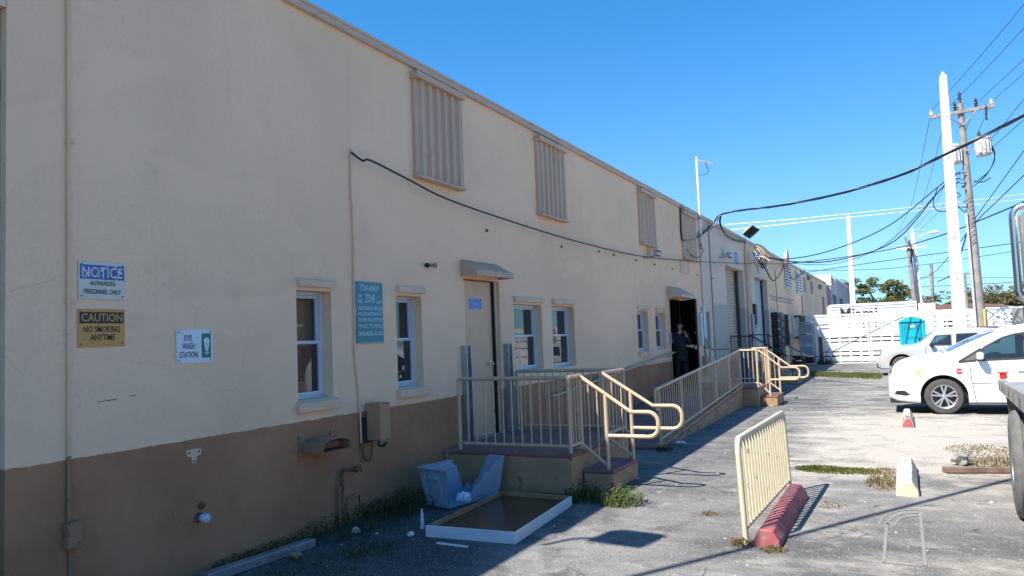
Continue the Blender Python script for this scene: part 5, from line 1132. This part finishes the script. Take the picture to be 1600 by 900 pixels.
# truck with a low tilted steel bed, rear end toward the minivan, cab out of the frame
tk = thing('truck', 'weathered flatbed truck with a scuffed grey steel bed edge at the right', 'truck', (6.06,11.7,0), -math.atan2(.39,5.8))
BEDM = mat('scuffed_grey_steel',(.33,.32,.31),.6,.2,5,.2,30,dirt_or_shade=(.15,.11,.09),ds=8,dt=(.55,.68)); zt = lambda y: .985-.05*y; zb = lambda y: zt(y)-.15
def bar(x0, x1, y0, y1, a0, a1): return MB().hexa([(x0,y1,zb(y1)+a0),(x1,y1,zb(y1)+a0),(x1,y0,zb(y0)+a0),(x0,y0,zb(y0)+a0),(x0,y1,zb(y1)+a1),(x1,y1,zb(y1)+a1),(x1,y0,zb(y0)+a1),(x0,y0,zb(y0)+a1)])
for (a, b) in ((0,.07),(2.38,2.45)): bar(a,b,0,-6.3,0,.15).build('bed_rail', BEDM, tk, local=True, bevel=.012)
bar(.071,2.379,-.002,-6.3,.07,.115).build('deck', BEDM, tk, local=True); bar(.3,.42,-.3,-6.6,-.22,.065).build('chassis_beam', BLACK, tk, local=True); bar(2.0,2.12,-.3,-6.6,-.22,.065).build('chassis_beam', BLACK, tk, local=True)
for k in range(6): bar(-.006,-.0005,-.45-k*.95,-.51-k*.95-.05*(k % 2),.03,.10).build('stake_pocket', RUST if k % 3 == 1 else GREYPL, tk, local=True)
rl = MB().box(.02,.10,-.16,-.08,zt(-.1)+.006,zt(-.1)+.075).build('marker_lamp', mat('red_lens',(.55,.03,.02),.3,.1,5,0), tk, local=True, bevel=.012); MB().box(.0,.12,-.17,-.07,zt(-.1)+.076,zt(-.1)+.092).build('lamp_lid', MATS['red_lens'], tk, local=True)
MB().hexa([(.10,.0,.46),(.34,.0,.46),(.34,-.05,.46),(.10,-.05,.46),(.06,-.15,.86),(.30,-.15,.86),(.30,-.20,.86),(.06,-.20,.86)]).build('mud_flap', GREYPL, tk, local=True); MB().box(.06,2.3,-.10,-.02,.44,.52).build('rear_step', BEDM, tk, local=True, bevel=.01)
DTYRE = mat('dusty_truck_tyre', (.15,.145,.14), .9, .2, 10, .15, 60, dirt_or_shade=(.07,.068,.066), ds=5)
def truck_wheel(x, y, w_, n2=1):
    R_ = .47; t = MB(); P = [(R_*.55,0),(R_*.75,-.012),(R_*.93,.0),(R_,.035)]
    for k in range(4): d = .045+k*(w_-.09)/4; P += [(R_,d),(R_,d+(w_-.09)/4-.018),(R_-.016,d+(w_-.09)/4-.014),(R_-.016,d+(w_-.09)/4-.004)]
    P += [(R_,w_-.035),(R_*.93,w_),(R_*.75,w_+.012),(R_*.55,w_)]
    wl_ = t.lathe([(r_,d) for r_, d in P], (x,y,R_), 'x', 44, False).build('wheel', DTYRE, tk, local=True, smooth=40)
    MB().lathe([(R_*.56,.02),(R_*.52,.0),(R_*.48,.06),(R_*.3,.10),(R_*.28,.03),(R_*.1,.02),(0,.02)], (x,y,R_), 'x', 28, False).build('rim', GALV, wl_, local=True, smooth=40)
for y in (-3.55,):
    for x in (-.02,.30,1.88,2.19): truck_wheel(x, y, .27)
for x in (.22,2.0): truck_wheel(x, -7.6, .25)
cb = MB().hexa([(.32,-6.75,.62),(2.15,-6.75,.62),(2.15,-8.75,.62),(.32,-8.75,.62),(.36,-6.8,2.45),(2.11,-6.8,2.45),(2.08,-8.35,2.45),(.39,-8.35,2.45)]).build('cab', WHITEP, tk, local=True, bevel=.06, smooth=40)
for s_ in (.315,2.12): MB().hexa([(s_,-7.2,1.5),(s_+.035,-7.2,1.5),(s_+.035,-8.3,1.5),(s_,-8.3,1.5),(s_+.015,-7.2,2.2),(s_+.02,-7.2,2.2),(s_+.02,-8.1,2.2),(s_+.015,-8.1,2.2)]).build('cab_window', CARGLASS, cb, local=True)
MB().hexa([(.45,-8.66,1.5),(2.02,-8.66,1.5),(2.02,-8.70,1.5),(.45,-8.70,1.5),(.48,-8.42,2.25),(1.99,-8.42,2.25),(1.99,-8.46,2.25),(.48,-8.46,2.25)]).build('windshield', CARGLASS, cb, local=True); MB().box(.4,2.07,-8.86,-8.755,.55,.85).build('bumper', GALV, tk, local=True, bevel=.02)
mz0, mz1 = 1.83, 2.27; mx0, mx1 = -.065, .20; my = -7.51
mr = MB().hexa([(mx0+.022,my-.03,mz0+.022),(mx1-.022,my-.03,mz0+.022),(mx1-.022,my+.05,mz0+.022),(mx0+.022,my+.05,mz0+.022),(mx0+.022,my-.03,mz1-.022),(mx1-.022,my-.03,mz1-.022),(mx1-.022,my+.05,mz1-.022),(mx0+.022,my+.05,mz1-.022)]).build('mirror', mat('mirror_shell',(.40,.37,.33),.3,.1,6,0,metal=.6), tk, local=True, bevel=.03, smooth=50)
rr = .05; loop = arc((mx0+rr,my,mz1-rr),(-1,0,0),(0,0,1),rr,0,pi/2,5)+arc((mx1-rr,my,mz1-rr),(0,0,1),(1,0,0),rr,0,pi/2,5)+arc((mx1-rr,my,mz0+rr),(1,0,0),(0,0,-1),rr,0,pi/2,5)+arc((mx0+rr,my,mz0+rr),(0,0,-1),(-1,0,0),rr,0,pi/2,5); loop.append(loop[0])
tube('mirror_frame', loop, .017, CHROME, mr, 10, local=True)
for z in (mz1-.02, mz0+.02): tube('mirror_arm', [(mx1-.02,my,z),(.40,-7.7,z+.02)], .012, CHROME, mr, 8, local=True)

# ================================================================== POLES, FAR BUILDINGS, TREES
def square_pole(label, b, t, w0, w1, m_):
    p = thing('concrete_pole', label, 'pole', (b[0],b[1],0)); B, T_ = Vector(b), Vector(t)
    v = [B+Vector(d)*w0/2 for d in ((-1,-1,0),(1,-1,0),(1,1,0),(-1,1,0))]+[T_+Vector(d)*w1/2 for d in ((-1,-1,0),(1,-1,0),(1,1,0),(-1,1,0))]
    MB().hexa(v).build('pole_shaft', m_, p, bevel=.02); q = v[4:]; a = T_+Vector((0,0,w1))
    MB().add([x+Vector((0,0,.003)) for x in q]+[a],[(0,1,4),(1,2,4),(2,3,4),(3,0,4),(3,2,1,0)]).build('pole_tip', m_, p)
    for k in range(5): z = B.z+(T_.z-B.z)*(.3+.14*k); f = (z-B.z)/(T_.z-B.z); c = B+(T_-B)*f; w_ = w0+(w1-w0)*f; MB().lathe([(.02,0),(.02,.03)],(c.x,c.y-w_/2-.03,z),'y',8).build('pole_bolt', RUST, p)
    return p
square_pole('tall white square concrete pole in front of the fence', (6.98,34,0), (7.06,34,11.25), .50, .27, POLEW)
square_pole('distant white concrete pole rising behind the far grey building', (1.47,70,0), (1.60,70,10.7), .50, .30, POLEW)
square_pole('distant white concrete pole with a street lamp arm', (6.62,75,0), (6.36,75,9.7), .50, .30, POLEW)
wp = thing('utility_pole', 'weathered wooden utility pole with a crossarm and two transformers', 'utility pole', (7.9,36.5,0))
MB().tube([(7.93,36.5,0),(7.86,36.5,5),(7.75,36.5,10.75)],.175,14,True,.115).build('pole_shaft', WOODP, wp, smooth=60)
MB().tube([(7.70,36.32,0),(7.66,36.33,6.2)],.045,8).build('riser_pipe', POLEW, wp, smooth=60); MB().tube([(8.05,36.3,0),(8.03,36.3,2.2)],.07,8).build('guy_guard', mat('faded_yellow_guard',(.62,.50,.16),.6,.1,3), wp, smooth=60)
MB().hexa([(6.62,36.3,10.24),(8.95,36.3,10.36),(8.95,36.42,10.36),(6.62,36.42,10.24),(6.62,36.3,10.38),(8.95,36.3,10.50),(8.95,36.42,10.50),(6.62,36.42,10.38)]).build('crossarm', WOODP, wp, bevel=.01)
for (a, b) in (((7.2,36.28,10.27),(7.74,36.36,9.8)),((8.3,36.28,10.33),(7.80,36.36,9.8))): tube('arm_brace', [a,b], .025, GALV, wp, 6)
for i, x in enumerate((6.68,7.28,7.55,8.3,8.85)):
    z = 10.38+(x-6.62)*.052
    if i in (0,4): MB().lathe([(.05,0),(.09,.03),(.04,.08),(.09,.11),(.04,.17),(.06,.22),(0,.24)],(x,36.36,z),'z',12).build('insulator', POLEW, wp, smooth=50)
    else: MB().lathe([(.05,0),(.08,.04),(.04,.10),(.08,.15),(.04,.22),(.07,.28),(.03,.36),(0,.4)],(x,36.36,z),'z',12).build('insulator', PORC, wp, smooth=50)
MB().lathe([(.04,0),(.07,.04),(.04,.1),(.07,.2),(.04,.3),(.07,.4),(.03,.5),(0,.52)],(7.75,36.5,10.75),'z',10).build('insulator', PORC, wp, smooth=50)
for x in (7.05,8.62): MB().lathe([(.035,-.45),(.05,-.4),(.03,-.3),(.05,-.2),(.03,-.1),(.05,.0),(.03,.2),(0,.22)],(x,36.27,10.3),'z',10).build('fuse_cutout', PORC, wp, smooth=50)
for (x, yy, z0, z1) in ((8.42,36.35,8.42,9.15),(7.38,36.45,8.25,9.0)):
    tr_ = MB().lathe([(.02,z0),(.27,z0+.01),(.29,z0+.04),(.29,z1-.06),(.31,z1-.05),(.31,z1),(.2,z1+.07),(0,z1+.09)],(x,yy,0),'z',22).build('transformer', TRANSF, wp, smooth=40)
    for k in range(5): a = -1.9+k*.45; MB().box(x+.29*cos(a)-.012,x+.29*cos(a)+.03,yy+.29*sin(a)-.04,yy+.29*sin(a)+.012,z0+.08,z1-.12).build('cooling_fin', TRANSF, tr_)
    MB().lathe([(.05,0),(.07,.05),(.04,.1),(.07,.15),(.03,.25),(0,.26)],(x-.1,yy,z1+.06),'z',10).build('bushing', PORC, tr_, smooth=50); MB().box(min(x,7.8),max(x,7.8),yy-.04,yy+.04,z0+.28,z0+.36).build('mount_arm', GALV, tr_)
for pts in ([(8.68,36.3,8.9),(8.8,36.2,8.4),(8.55,36.2,7.75),(8.0,36.3,7.35)],[(8.70,36.3,8.8),(8.78,36.2,8.2),(8.4,36.2,7.55),(7.95,36.3,7.2)],[(7.3,36.3,7.75),(7.45,36.3,7.85),(7.75,36.3,7.8)],[(7.4,36.3,7.3),(7.15,36.3,6.9),(7.3,36.3,6.5),(7.7,36.4,6.4)],[(7.5,36.3,7.5),(7.25,36.3,7.2),(7.5,36.3,6.9),(7.2,36.3,6.7),(7.6,36.3,6.2)],[(6.7,36.3,7.3),(6.5,36.3,6.7),(6.65,36.3,6.35),(6.95,36.3,6.3)],[(8.0,36.3,7.45),(8.3,36.3,7.35),(8.6,36.3,7.5)]):
    tube('jumper_wire', smoothpath(pts,5), .02, CABLE, wp, 5)
for z in (7.8,7.5,7.2,6.6,6.2): MB().lathe([(.05,0),(.07,.04),(.05,.1)],(7.62,36.3,z),'z',8).build('spool', SG_DB if z != 7.2 else PORC, wp)
for k in range(6): z = 4.9+k*.35; tube('lashing', [(7.72,36.30,z),(7.95,36.28,z+.18)], .012, CABLE, wp, 5)
w2 = thing('utility_pole', 'distant wooden utility pole beside the lamp arm pole', 'utility pole', (6.1,75,0))
MB().tube([(6.25,74.4,0),(5.95,74.4,8.9)],.24,10,True,.18).build('pole_shaft', WOODP, w2, smooth=60)
MB().box(5.0,7.3,74.1,74.2,8.1,8.25).build('crossarm', POLEW, w2); MB().tube([(5.95,74.3,8.2),(5.75,74.3,9.2)],.10,8).build('pole_bracket', WOODP, w2)
for pts in ([(5.98,74.1,8.7),(6.2,74.1,8.0),(6.05,74.1,7.3)],[(5.9,74.1,8.2),(6.25,74.1,7.8),(6.0,74.1,7.0)]): tube('jumper_wire', smoothpath(pts,4), .06, CABLE, w2, 5)
sl = thing('street_lamp', 'pale street lamp arm on the distant white pole', 'street lamp', (6.4,75,9.4))
tube('lamp_arm', smoothpath([(5.2,75,9.75),(6.4,75,9.72),(7.1,75,9.62)],3), .028, GALV, sl, 6); tube('lamp_arm', smoothpath([(6.5,75,8.6),(6.9,75,9.2),(7.6,75,9.46)],4), .028, GALV, sl, 6); MB().lathe([(0,-.38),(.08,-.34),(.13,-.1),(.12,.2),(.05,.36),(0,.38)],(8.0,75,9.45),'x',12).build('lamp_head', POLEW, sl, smooth=50)
tag(MB().tube([(7.97,90,0),(8.1,90,7.7)],.17,8).build('utility_pole', WOODP, None, loc=(7.97,90,0), smooth=60), 'thin dark distant pole right of the lamp arm pole', 'utility pole')
tag(MB().tube([(5.35,92,0),(5.35,92,6.4)],.11,8).build('utility_pole', WOODP, None, loc=(5.35,92,0), smooth=60), 'very thin far pole above the green tree', 'utility pole')
tag(MB().tube([(9.05,60,0),(9.0,60,5.0)],.09,8).tube([(8.6,60,4.95),(9.4,60,4.95)],.07,6).build('lamp_post', GREYC, None, loc=(9.05,60,0), smooth=60), 'short grey lamp post between the two near poles', 'lamp post')
cpz = thing('utility_pole', 'wooden pole past the right end of the lot carrying the overhead cable', 'utility pole', (16,26.3,0)); MB().tube([(16,26.3,0),(16,26.3,9)],.2,10,True,.14).build('pole_shaft', WOODP, cpz, smooth=60)

gb = thing('grey_building', 'pale grey flat-roofed building with dark openings beyond the warehouse', 'building', (.3,64.2,0))
opb = [(65.5,69.5,1.0,4.25,.6),(73.0,77.5,1.0,4.2,.6),(81.5,86,1.0,3.7,.6)]
wg = wall_with_openings(64.15,91.5,0,5.65,opb,-14); wg.v = [(v[0]+.3,v[1],v[2]) for v in wg.v]; wg.build('wall', [PALEB,DARK], gb)
MB().box(-13.7,.36,64.08,64.14,4.9,5.75).box(.301,.36,64.141,91.5,5.55,5.75).build('roof_band', WHITEB, gb)
for o in opb: MB().box(-.1,-.04,o[0]+.9,o[0]+1.05,o[2],o[3]).box(-.1,-.04,o[0]+2.1,o[0]+2.25,o[2],o[3]).build('window_frame', GREYC, gb)
MB().lathe([(.2,0),(.3,.15),(.05,.3)],(.36,65,5.35),'x',10).build('wall_lamp', WHITEP, gb)
tr1 = thing('trailer', 'long white box trailer lettered Miami parked behind the fence', 'trailer', (3.7,44,0))
pf = [(1.52,44,1.15),(5.75,44,1.15),(5.75,44,2.86)]+[(1.52+.22-.22*sin(a),44,2.66+.22*cos(a)) for a in (0,.4,.8,1.2,pi/2)]
MB().prism(pf,(0,2.4,0)).build('box_body', TRAILW, tr1, smooth=30)
MB().box(1.6,5.7,44.02,44.06,.12,1.14).build('undershade_panel', PLAST, tr1)  # added black panel: stands in for shade under the trailer, darkens the fence slits
for z in (2.72,2.58): MB().box(1.75,5.7,43.985,43.998,z,z+.025).build('side_rail', GALV, tr1)
lettering('Miami', (2.17,3.92,2.03,2.68,43.985), 'y-', INK, tr1, offset=.01)
for (a, b, c, d) in ((3.2,3.28,1.60,1.95),(3.42,3.48,1.60,1.86),(3.55,3.72,1.72,1.78),(3.80,3.86,1.60,1.93),(3.93,4.08,1.66,1.73),(4.15,4.2,1.6,1.86)): MB().box(a,b,43.984,43.997,c,d).build('lettering', INK, tr1)
for x in (4.4,5.2): MB().lathe([(.2,0),(.48,.02),(.5,.06),(.5,.22),(.48,.26)],(x,44.05,.5),'y',20).build('wheel', TYRE, tr1, smooth=40)
tr2 = thing('trailer', 'short cream box trailer at the right end of the long white trailer', 'trailer', (6.2,44,0)); MB().box(5.80,6.60,44.1,46.4,.5,2.72).build('box_body', mat('cream_trailer_skin',(.72,.68,.56),.5,.05,2,0), tr2, bevel=.03); MB().box(5.85,6.55,44.08,44.097,1.9,2.45).build('door_panel', MATS['cream_trailer_skin'], tr2); MB().lathe([(.2,0),(.45,.02),(.45,.2)],(6.2,44.2,.45),'y',16).build('wheel', TYRE, tr2)
hs = thing('house', 'low house with a reddish roof seen over the fence', 'house', (8,70,0)); MB().box(6.2,12.5,70,78,0,2.75).build('wall', WHITEB, hs); MB().add([(5.9,69.7,2.76),(12.8,69.7,2.76),(12.8,78.3,2.76),(5.9,78.3,2.76),(7.9,74,3.2),(10.8,74,3.2)],[(0,1,5,4),(1,2,5),(2,3,4,5),(3,0,4),(3,2,1,0)]).build('roof', ROOFR, hs); MB().box(8,9,69.97,69.995,1,2).build('window', DARK, hs)
ob = thing('facing_building', 'salmon and white low building across the lot, seen only mirrored in the warehouse windows', 'building', (22,10,0))
MB().box(22,30,-12,34,0,4.6).build('wall', TANB, ob); MB().box(21.9,21.995,-12.1,34.1,4.3,4.8).build('roof_band', WHITEB, ob)
for k in range(6): f = MB().box(21.96,21.995,-8+k*7,-5+k*7,.1 if k % 2 else 1.1,2.7).build('window', DARK if k % 2 == 0 else GREYC, ob); MB().box(21.93,21.958,-8.1+k*7,-4.9+k*7,2.71,2.85).build('window_header', WHITEB, f)

def tree(name, label, cat, base, limbs, clumps, leaf, lm, lsize, per, tr=.2, seed=1, group=None):
    rs = random.Random(seed); t = thing(name, label, cat, base); b = Vector(base)
    mb = MB()
    for pts, r0, r1 in limbs: mb.tube([b+Vector(p) for p in pts], r0, 7, True, r1)
    mb.build('trunk', BARK, t, smooth=60); mb = MB()
    for (cx, cy, cz, rx, ry, rz) in clumps:
        for i in range(per):
            while True:
                p = Vector((rs.uniform(-1,1),rs.uniform(-1,1),rs.uniform(-1,1)))
                if .25 < p.length < 1: break
            p = b+Vector((cx+p.x*rx,cy+p.y*ry,cz+p.z*rz)); u = Vector((rs.gauss(0,1),rs.gauss(0,1),rs.gauss(0,.6))).normalized(); v = u.orthogonal().normalized(); v.rotate(Quaternion(u, rs.uniform(0,6.28))); s_ = lsize*rs.uniform(.5,1.2)
            mb.add([p-u*s_,p+v*s_*.45,p+u*s_,p-v*s_*.45],[(0,1,2,3)])
    mb.build('crown', lm, t, kind='stuff')
    return t
rs = random.Random(3)
def subcl(c, n, sx, sy, sz, r):
    return [(c[0]+rs.gauss(0,sx),c[1]+rs.gauss(0,sy),c[2]+rs.gauss(0,sz),r*rs.uniform(.7,1.5),r*rs.uniform(.7,1.5),r*rs.uniform(.4,.75)) for _ in range(n)]
cl = subcl((0,0,3.6),22,1.7,.8,.25,.6)+subcl((-1.6,0,5.6),18,.62,.8,.50,.52)+subcl((-2.3,0,4.2),6,.3,.5,.35,.42)+subcl((.7,0,5.7),18,.55,.7,.42,.48)+subcl((1.7,0,4.35),18,.75,.8,.28,.55)+subcl((-.2,0,4.0),16,.85,.8,.22,.5)+subcl((2.35,0,4.9),6,.35,.5,.25,.4)
tree('tree', 'spreading green tree with flat layered clumps behind the white trailer', 'tree', (3.5,90,0), [([(0,0,0),(.1,0,2.5),(0,0,3.6)],.3,.2),([(0,0,3.4),(-.9,.1,4.4),(-1.6,.2,5.6)],.16,.06),([(0,0,3.4),(.4,.1,4.6),(.7,.1,5.9)],.14,.05),([(0,0,3.2),(1.2,.1,4.0),(2.3,.1,4.8)],.13,.05),([(0,0,3.3),(-1.4,-.2,4.0),(-2.3,-.1,4.4)],.10,.04)], cl, None, LEAF1, .16, 75, seed=5)
cl = subcl((-.4,0,3.5),60,1.7,1.2,.45,.8)+subcl((2.6,0,3.4),44,1.5,1,.45,.8)+subcl((0,0,2.2),30,2.2,1,.4,.7)
tree('tree', 'bushy olive tree beyond the fence at the right edge', 'tree', (12.6,80,0), [([(0,0,0),(0,0,1.6)],.25,.18),([(0,0,1.5),(-1.2,0,2.8)],.12,.04),([(0,0,1.5),(1.2,0,3.0)],.12,.04)], cl, None, LEAF2, .16, 110, seed=6)
cl = subcl((0,0,2.5),22,.9,.9,.5,.6)
tree('tree', 'yellow-green shrub between the poles beyond the fence', 'tree', (10.2,80,0), [([(0,0,0),(0,0,1.4)],.2,.12),([(0,0,1.3),(.5,0,2.6)],.1,.03)], cl, None, LEAF1, .16, 100, seed=7)
cl = subcl((0,0,2.5),28,1.6,.9,.4,.7)
tree('tree', 'low dry hedge tree beyond the far right of the fence', 'tree', (16.3,84,0), [([(0,0,0),(0,0,1.4)],.2,.12)], cl, None, LEAF2, .17, 100, seed=8)
def palm(label, base, h, n, L, m_, seed):
    rs = random.Random(seed); t = thing('palm_tree', label, 'palm tree', base); b = Vector(base)
    MB().tube([b,b+Vector((.1,0,h*.5)),b+Vector((.15,0,h))],.18,8,True,.12).build('trunk', BARK, t, smooth=60); top = b+Vector((.15,0,h))
    for i in range(n):
        g = 2*pi*i/n+rs.uniform(-.2,.2); e = rs.uniform(-.2,1.1); d = Vector((cos(g),sin(g),0)); mb = MB(); pts = [top+d*L*k/6*cos(e*.6)+Vector((0,0,L*(k/6)*sin(e)-.5*L*(k/6)**2)) for k in range(7)]
        mb.tube(pts,.03,4,True,.008); s_ = Vector((-d.y,d.x,0))
        for k in range(1,7):
            for q in range(3):
                p = pts[k-1]+(pts[k]-pts[k-1])*(q/3); l = L*.34*sin(pi*min(.95,(k+q/3)/7)); f = (pts[k]-pts[k-1]).normalized()*.35
                for sg in (-1,1): mb.add([p-f*.06,p+s_*sg*l*.6+f*l*.7-Vector((0,0,l*.15)),p+s_*sg*l+f*l-Vector((0,0,l*.45)),p+f*.14],[(0,1,2,3)])
        mb.build('frond', m_, t)
palm('palm with a yellowing crown peeking over the grey building', (-.25,98,0), 6.6, 13, 1.5, PALMM, 2)
palm('small fan palm beside the red roof beyond the fence', (8.35,80.5,0), 3.1, 17, 1.2, LEAF2, 3)

# ================================================================== PERSON IN THE DOORWAY
def skin_mesh(name, verts, edges, root, m_, parent, sub=2):
    me = bpy.data.meshes.new('s'); me.from_pydata([v[0] for v in verts], edges, []); o = bpy.data.objects.new('s', me); COL.objects.link(o)
    sm = o.modifiers.new('Skin','SKIN'); sm.use_smooth_shade = True; sd = o.modifiers.new('Sub','SUBSURF'); sd.levels = sd.render_levels = sub
    for i, v in enumerate(verts):
        r = v[1]; r = r if isinstance(r, tuple) else (r, r); me.skin_vertices[0].data[i].radius = r; me.skin_vertices[0].data[i].use_root = (i == root)
    dg = bpy.context.evaluated_depsgraph_get(); dg.update(); nm = bpy.data.meshes.new_from_object(o.evaluated_get(dg)); bpy.data.objects.remove(o)
    nm.name = name; nm.materials.clear(); nm.materials.append(m_); nm.polygons.foreach_set('use_smooth', [True]*len(nm.polygons))
    ob = bpy.data.objects.new(name, nm); COL.objects.link(ob); ob.parent = parent; return ob
PB = Vector((.14,18.72,.44)); FV = Vector((.25,-.97,0)).normalized(); LV = Vector((.97,.25,0)).normalized()
pr = thing('person', 'person in black clothes and glasses holding a phone, one hand on the open door', 'person', tuple(PB))
def K(l, f, z): return tuple(LV*l+FV*f+Vector((0,0,z)))
J = [(K(0,0,.83),.125),(K(0,.01,1.0),.115),(K(0,.02,1.17),.12),(K(0,.01,1.30),.06),(K(0,.03,1.36),.045),(K(0,.05,1.43),.072),(K(0,.045,1.50),.074),
     (K(.16,.01,1.26),.052),(K(.22,.06,1.03),.043),(K(.185,.19,1.10),.034),(K(.14,.165,1.21),.026),          # left arm up to the cheek
     (K(-.16,.01,1.26),.052),(K(-.19,.12,1.04),.043),(K(.02,.26,.99),.034),(K(.20,.24,.96),.027),           # right arm reaching across to the door
     (K(.085,0,.74),.085),(K(.095,.02,.43),.056),(K(.10,-.01,.09),.040),(K(.11,.12,.035),.035),
     (K(-.085,0,.74),.085),(K(-.10,.03,.43),.056),(K(-.11,-.01,.09),.040),(K(-.12,.12,.035),.035)]
E_ = [(0,1),(1,2),(2,3),(3,4),(4,5),(5,6),(2,7),(7,8),(8,9),(9,10),(2,11),(11,12),(12,13),(13,14),(0,15),(15,16),(16,17),(17,18),(0,19),(19,20),(20,21),(21,22)]
def hand(base, d, palm, side, L=.16):
    """palm + five fingers grown from the wrist vertex: list of (co, radius), edges relative to index n"""
    b, d, s_, c = Vector(base), Vector(d).normalized(), Vector(side).normalized(), Vector(palm).normalized(); V = []; Ed = []
    V.append((tuple(b+d*.05),.026)); Ed.append((-1,0))
    for k, (off, ln) in enumerate(((-.027,.060),(-.009,.072),(.009,.068),(.026,.052))):
        i = len(V); p = b+d*.075+s_*off
        V += [(tuple(p),.0095),(tuple(p+d*ln*.5+c*.012),.0085),(tuple(p+d*ln*.75+c*.034),.0075)]; Ed += [(0,i),(i,i+1),(i+1,i+2)]
    i = len(V); V += [(tuple(b+d*.03-s_*.035),.011),(tuple(b+d*.06-s_*.055+c*.015),.009)]; Ed += [(0,i),(i,i+1)]
    return V, Ed
for w_, d, pm, sd in ((10,LV*-.25+Vector((0,0,1))+FV*.05,-LV+FV*.2,FV),(14,LV*.9+FV*-.1,-FV,Vector((0,0,1)))):
    V, Ed = hand(J[w_][0], d, pm, sd); n0 = len(J); J += V; E_ += [((w_ if a < 0 else n0+a), n0+b) for a, b in Ed]
body = skin_mesh('body', J, E_, 0, SKIN, pr)
JK = [(K(0,0,.60),.15),(K(0,0,.76),.155),(K(0,.01,.98),.142),(K(0,.02,1.17),.145),(K(0,.012,1.27),.075),(K(.165,.01,1.26),.068),(K(.22,.06,1.03),.058),(K(.185,.19,1.10),.046),(K(.15,.175,1.18),.036),(K(-.165,.01,1.26),.068),(K(-.19,.12,1.04),.058),(K(0,.255,.995),.048),(K(.15,.245,.97),.040)]
skin_mesh('jacket', JK, [(0,1),(1,2),(2,3),(3,4),(3,5),(5,6),(6,7),(7,8),(3,9),(9,10),(10,11),(11,12)], 1, CLOTH, body)
TR = [(K(0,0,.90),.135),(K(.085,0,.72),.10),(K(.097,.02,.43),.072),(K(.10,-.01,.08),.062),(K(-.085,0,.72),.10),(K(-.10,.03,.43),.072),(K(-.11,-.01,.08),.062)]
skin_mesh('trousers', TR, [(0,1),(1,2),(2,3),(0,4),(4,5),(5,6)], 0, TROUS, body)
for s_ in (1,-1): skin_mesh('shoe', [(K(.105*s_,-.03,.035),.042),(K(.11*s_,.06,.032),.042),(K(.118*s_,.15,.026),.032)], [(0,1),(1,2)], 0, BLACK, body, 1)
def ell(c, rx, ry, rz, n=16, zc=-1e9, keep=None):
    mb = MB(); vs = []; 
    for i in range(n+1):
        for j in range(n*2): a, g = pi*i/n, pi*j/n; vs.append(Vector((rx*sin(a)*cos(g), ry*sin(a)*sin(g), rz*cos(a))))
    m_ = n*2; P = [Vector(c)+LV*v.x+FV*v.y+Vector((0,0,v.z)) for v in vs]
    mb.v = [tuple(p) for p in P]
    for i in range(n):
        for j in range(m_):
            f = (i*m_+j, i*m_+(j+1)%m_, (i+1)*m_+(j+1)%m_, (i+1)*m_+j); q = sum((vs[k] for k in f), Vector())/4
            if keep is None or keep(q): mb.f.append(f); mb.mi.append(0)
    return mb
hc = Vector(K(0,.048,1.47))
ell(hc,.082,.098,.112,14,keep=lambda q: q.y < .045 or q.z > .055).build('hair', HAIRM, body, local=True, smooth=80)
MB().hexa([tuple(hc+LV*a+FV*b+Vector((0,0,z))) for a, b, z in ((-.013,.07,-.02),(.013,.07,-.02),(.012,.112,-.02),(-.012,.112,-.02),(-.007,.07,.03),(.007,.07,.03),(.006,.088,.03),(-.006,.088,.03))]).build('nose', SKIN, body, local=True, bevel=.003, smooth=60)
MB().hexa([tuple(hc+LV*a+FV*b+Vector((0,0,z))) for a, b, z in ((-.022,.07,-.058),(.022,.07,-.058),(.018,.088,-.058),(-.018,.088,-.058),(-.022,.07,-.046),(.022,.07,-.046),(.018,.09,-.046),(-.018,.09,-.046))]).build('mouth', mat('lips',(.30,.11,.09),.5,.1,9,0), body, local=True)
for s_ in (-1,1):
    ec = hc+LV*.03*s_+FV*.078+Vector((0,0,.018)); ell(ec,.012,.010,.008,6).build('eye', mat('eye_white',(.5,.48,.45),.3,.1,9,0) if s_ < 0 else MATS['eye_white'], body, local=True, smooth=60); ell(ec+FV*.008,.005,.004,.005,5).build('pupil', BLACK, body, local=True)
    ell(hc+LV*.078*s_+Vector((0,0,.0)),.012,.022,.030,6).build('ear', SKIN, body, local=True, smooth=60)
gl_ = MB()
for s_ in (-1,1): gl_.tube(arc(hc+LV*.032*s_+FV*.104+Vector((0,0,.016)),tuple(LV),(0,0,1),.024,0,2*pi,12),.0025,5).tube([hc+LV*.056*s_+FV*.104+Vector((0,0,.02)),hc+LV*.078*s_+Vector((0,0,.02))],.0025,5)
gl_.build('glasses', BLACK, body, local=True)
ph = thing('phone', 'dark phone held to the cheek of the person in the doorway', 'phone', tuple(PB+Vector(K(.098,.09,1.30))))
v = [Vector(K(a,b,z))-Vector(K(.098,.09,1.30)) for a, b, z in ((.092,.055,1.31),(.102,.055,1.31),(.102,.12,1.28),(.092,.12,1.28),(.088,.09,1.44),(.098,.09,1.44),(.098,.155,1.41),(.088,.155,1.41))]
MB().hexa(v).build('phone_body', BLACK, ph, local=True, bevel=.003); MB().quad(*[v[i]+LV*.0015 for i in (1,2,6,5)]).build('phone_screen', PLAST, ph, local=True)
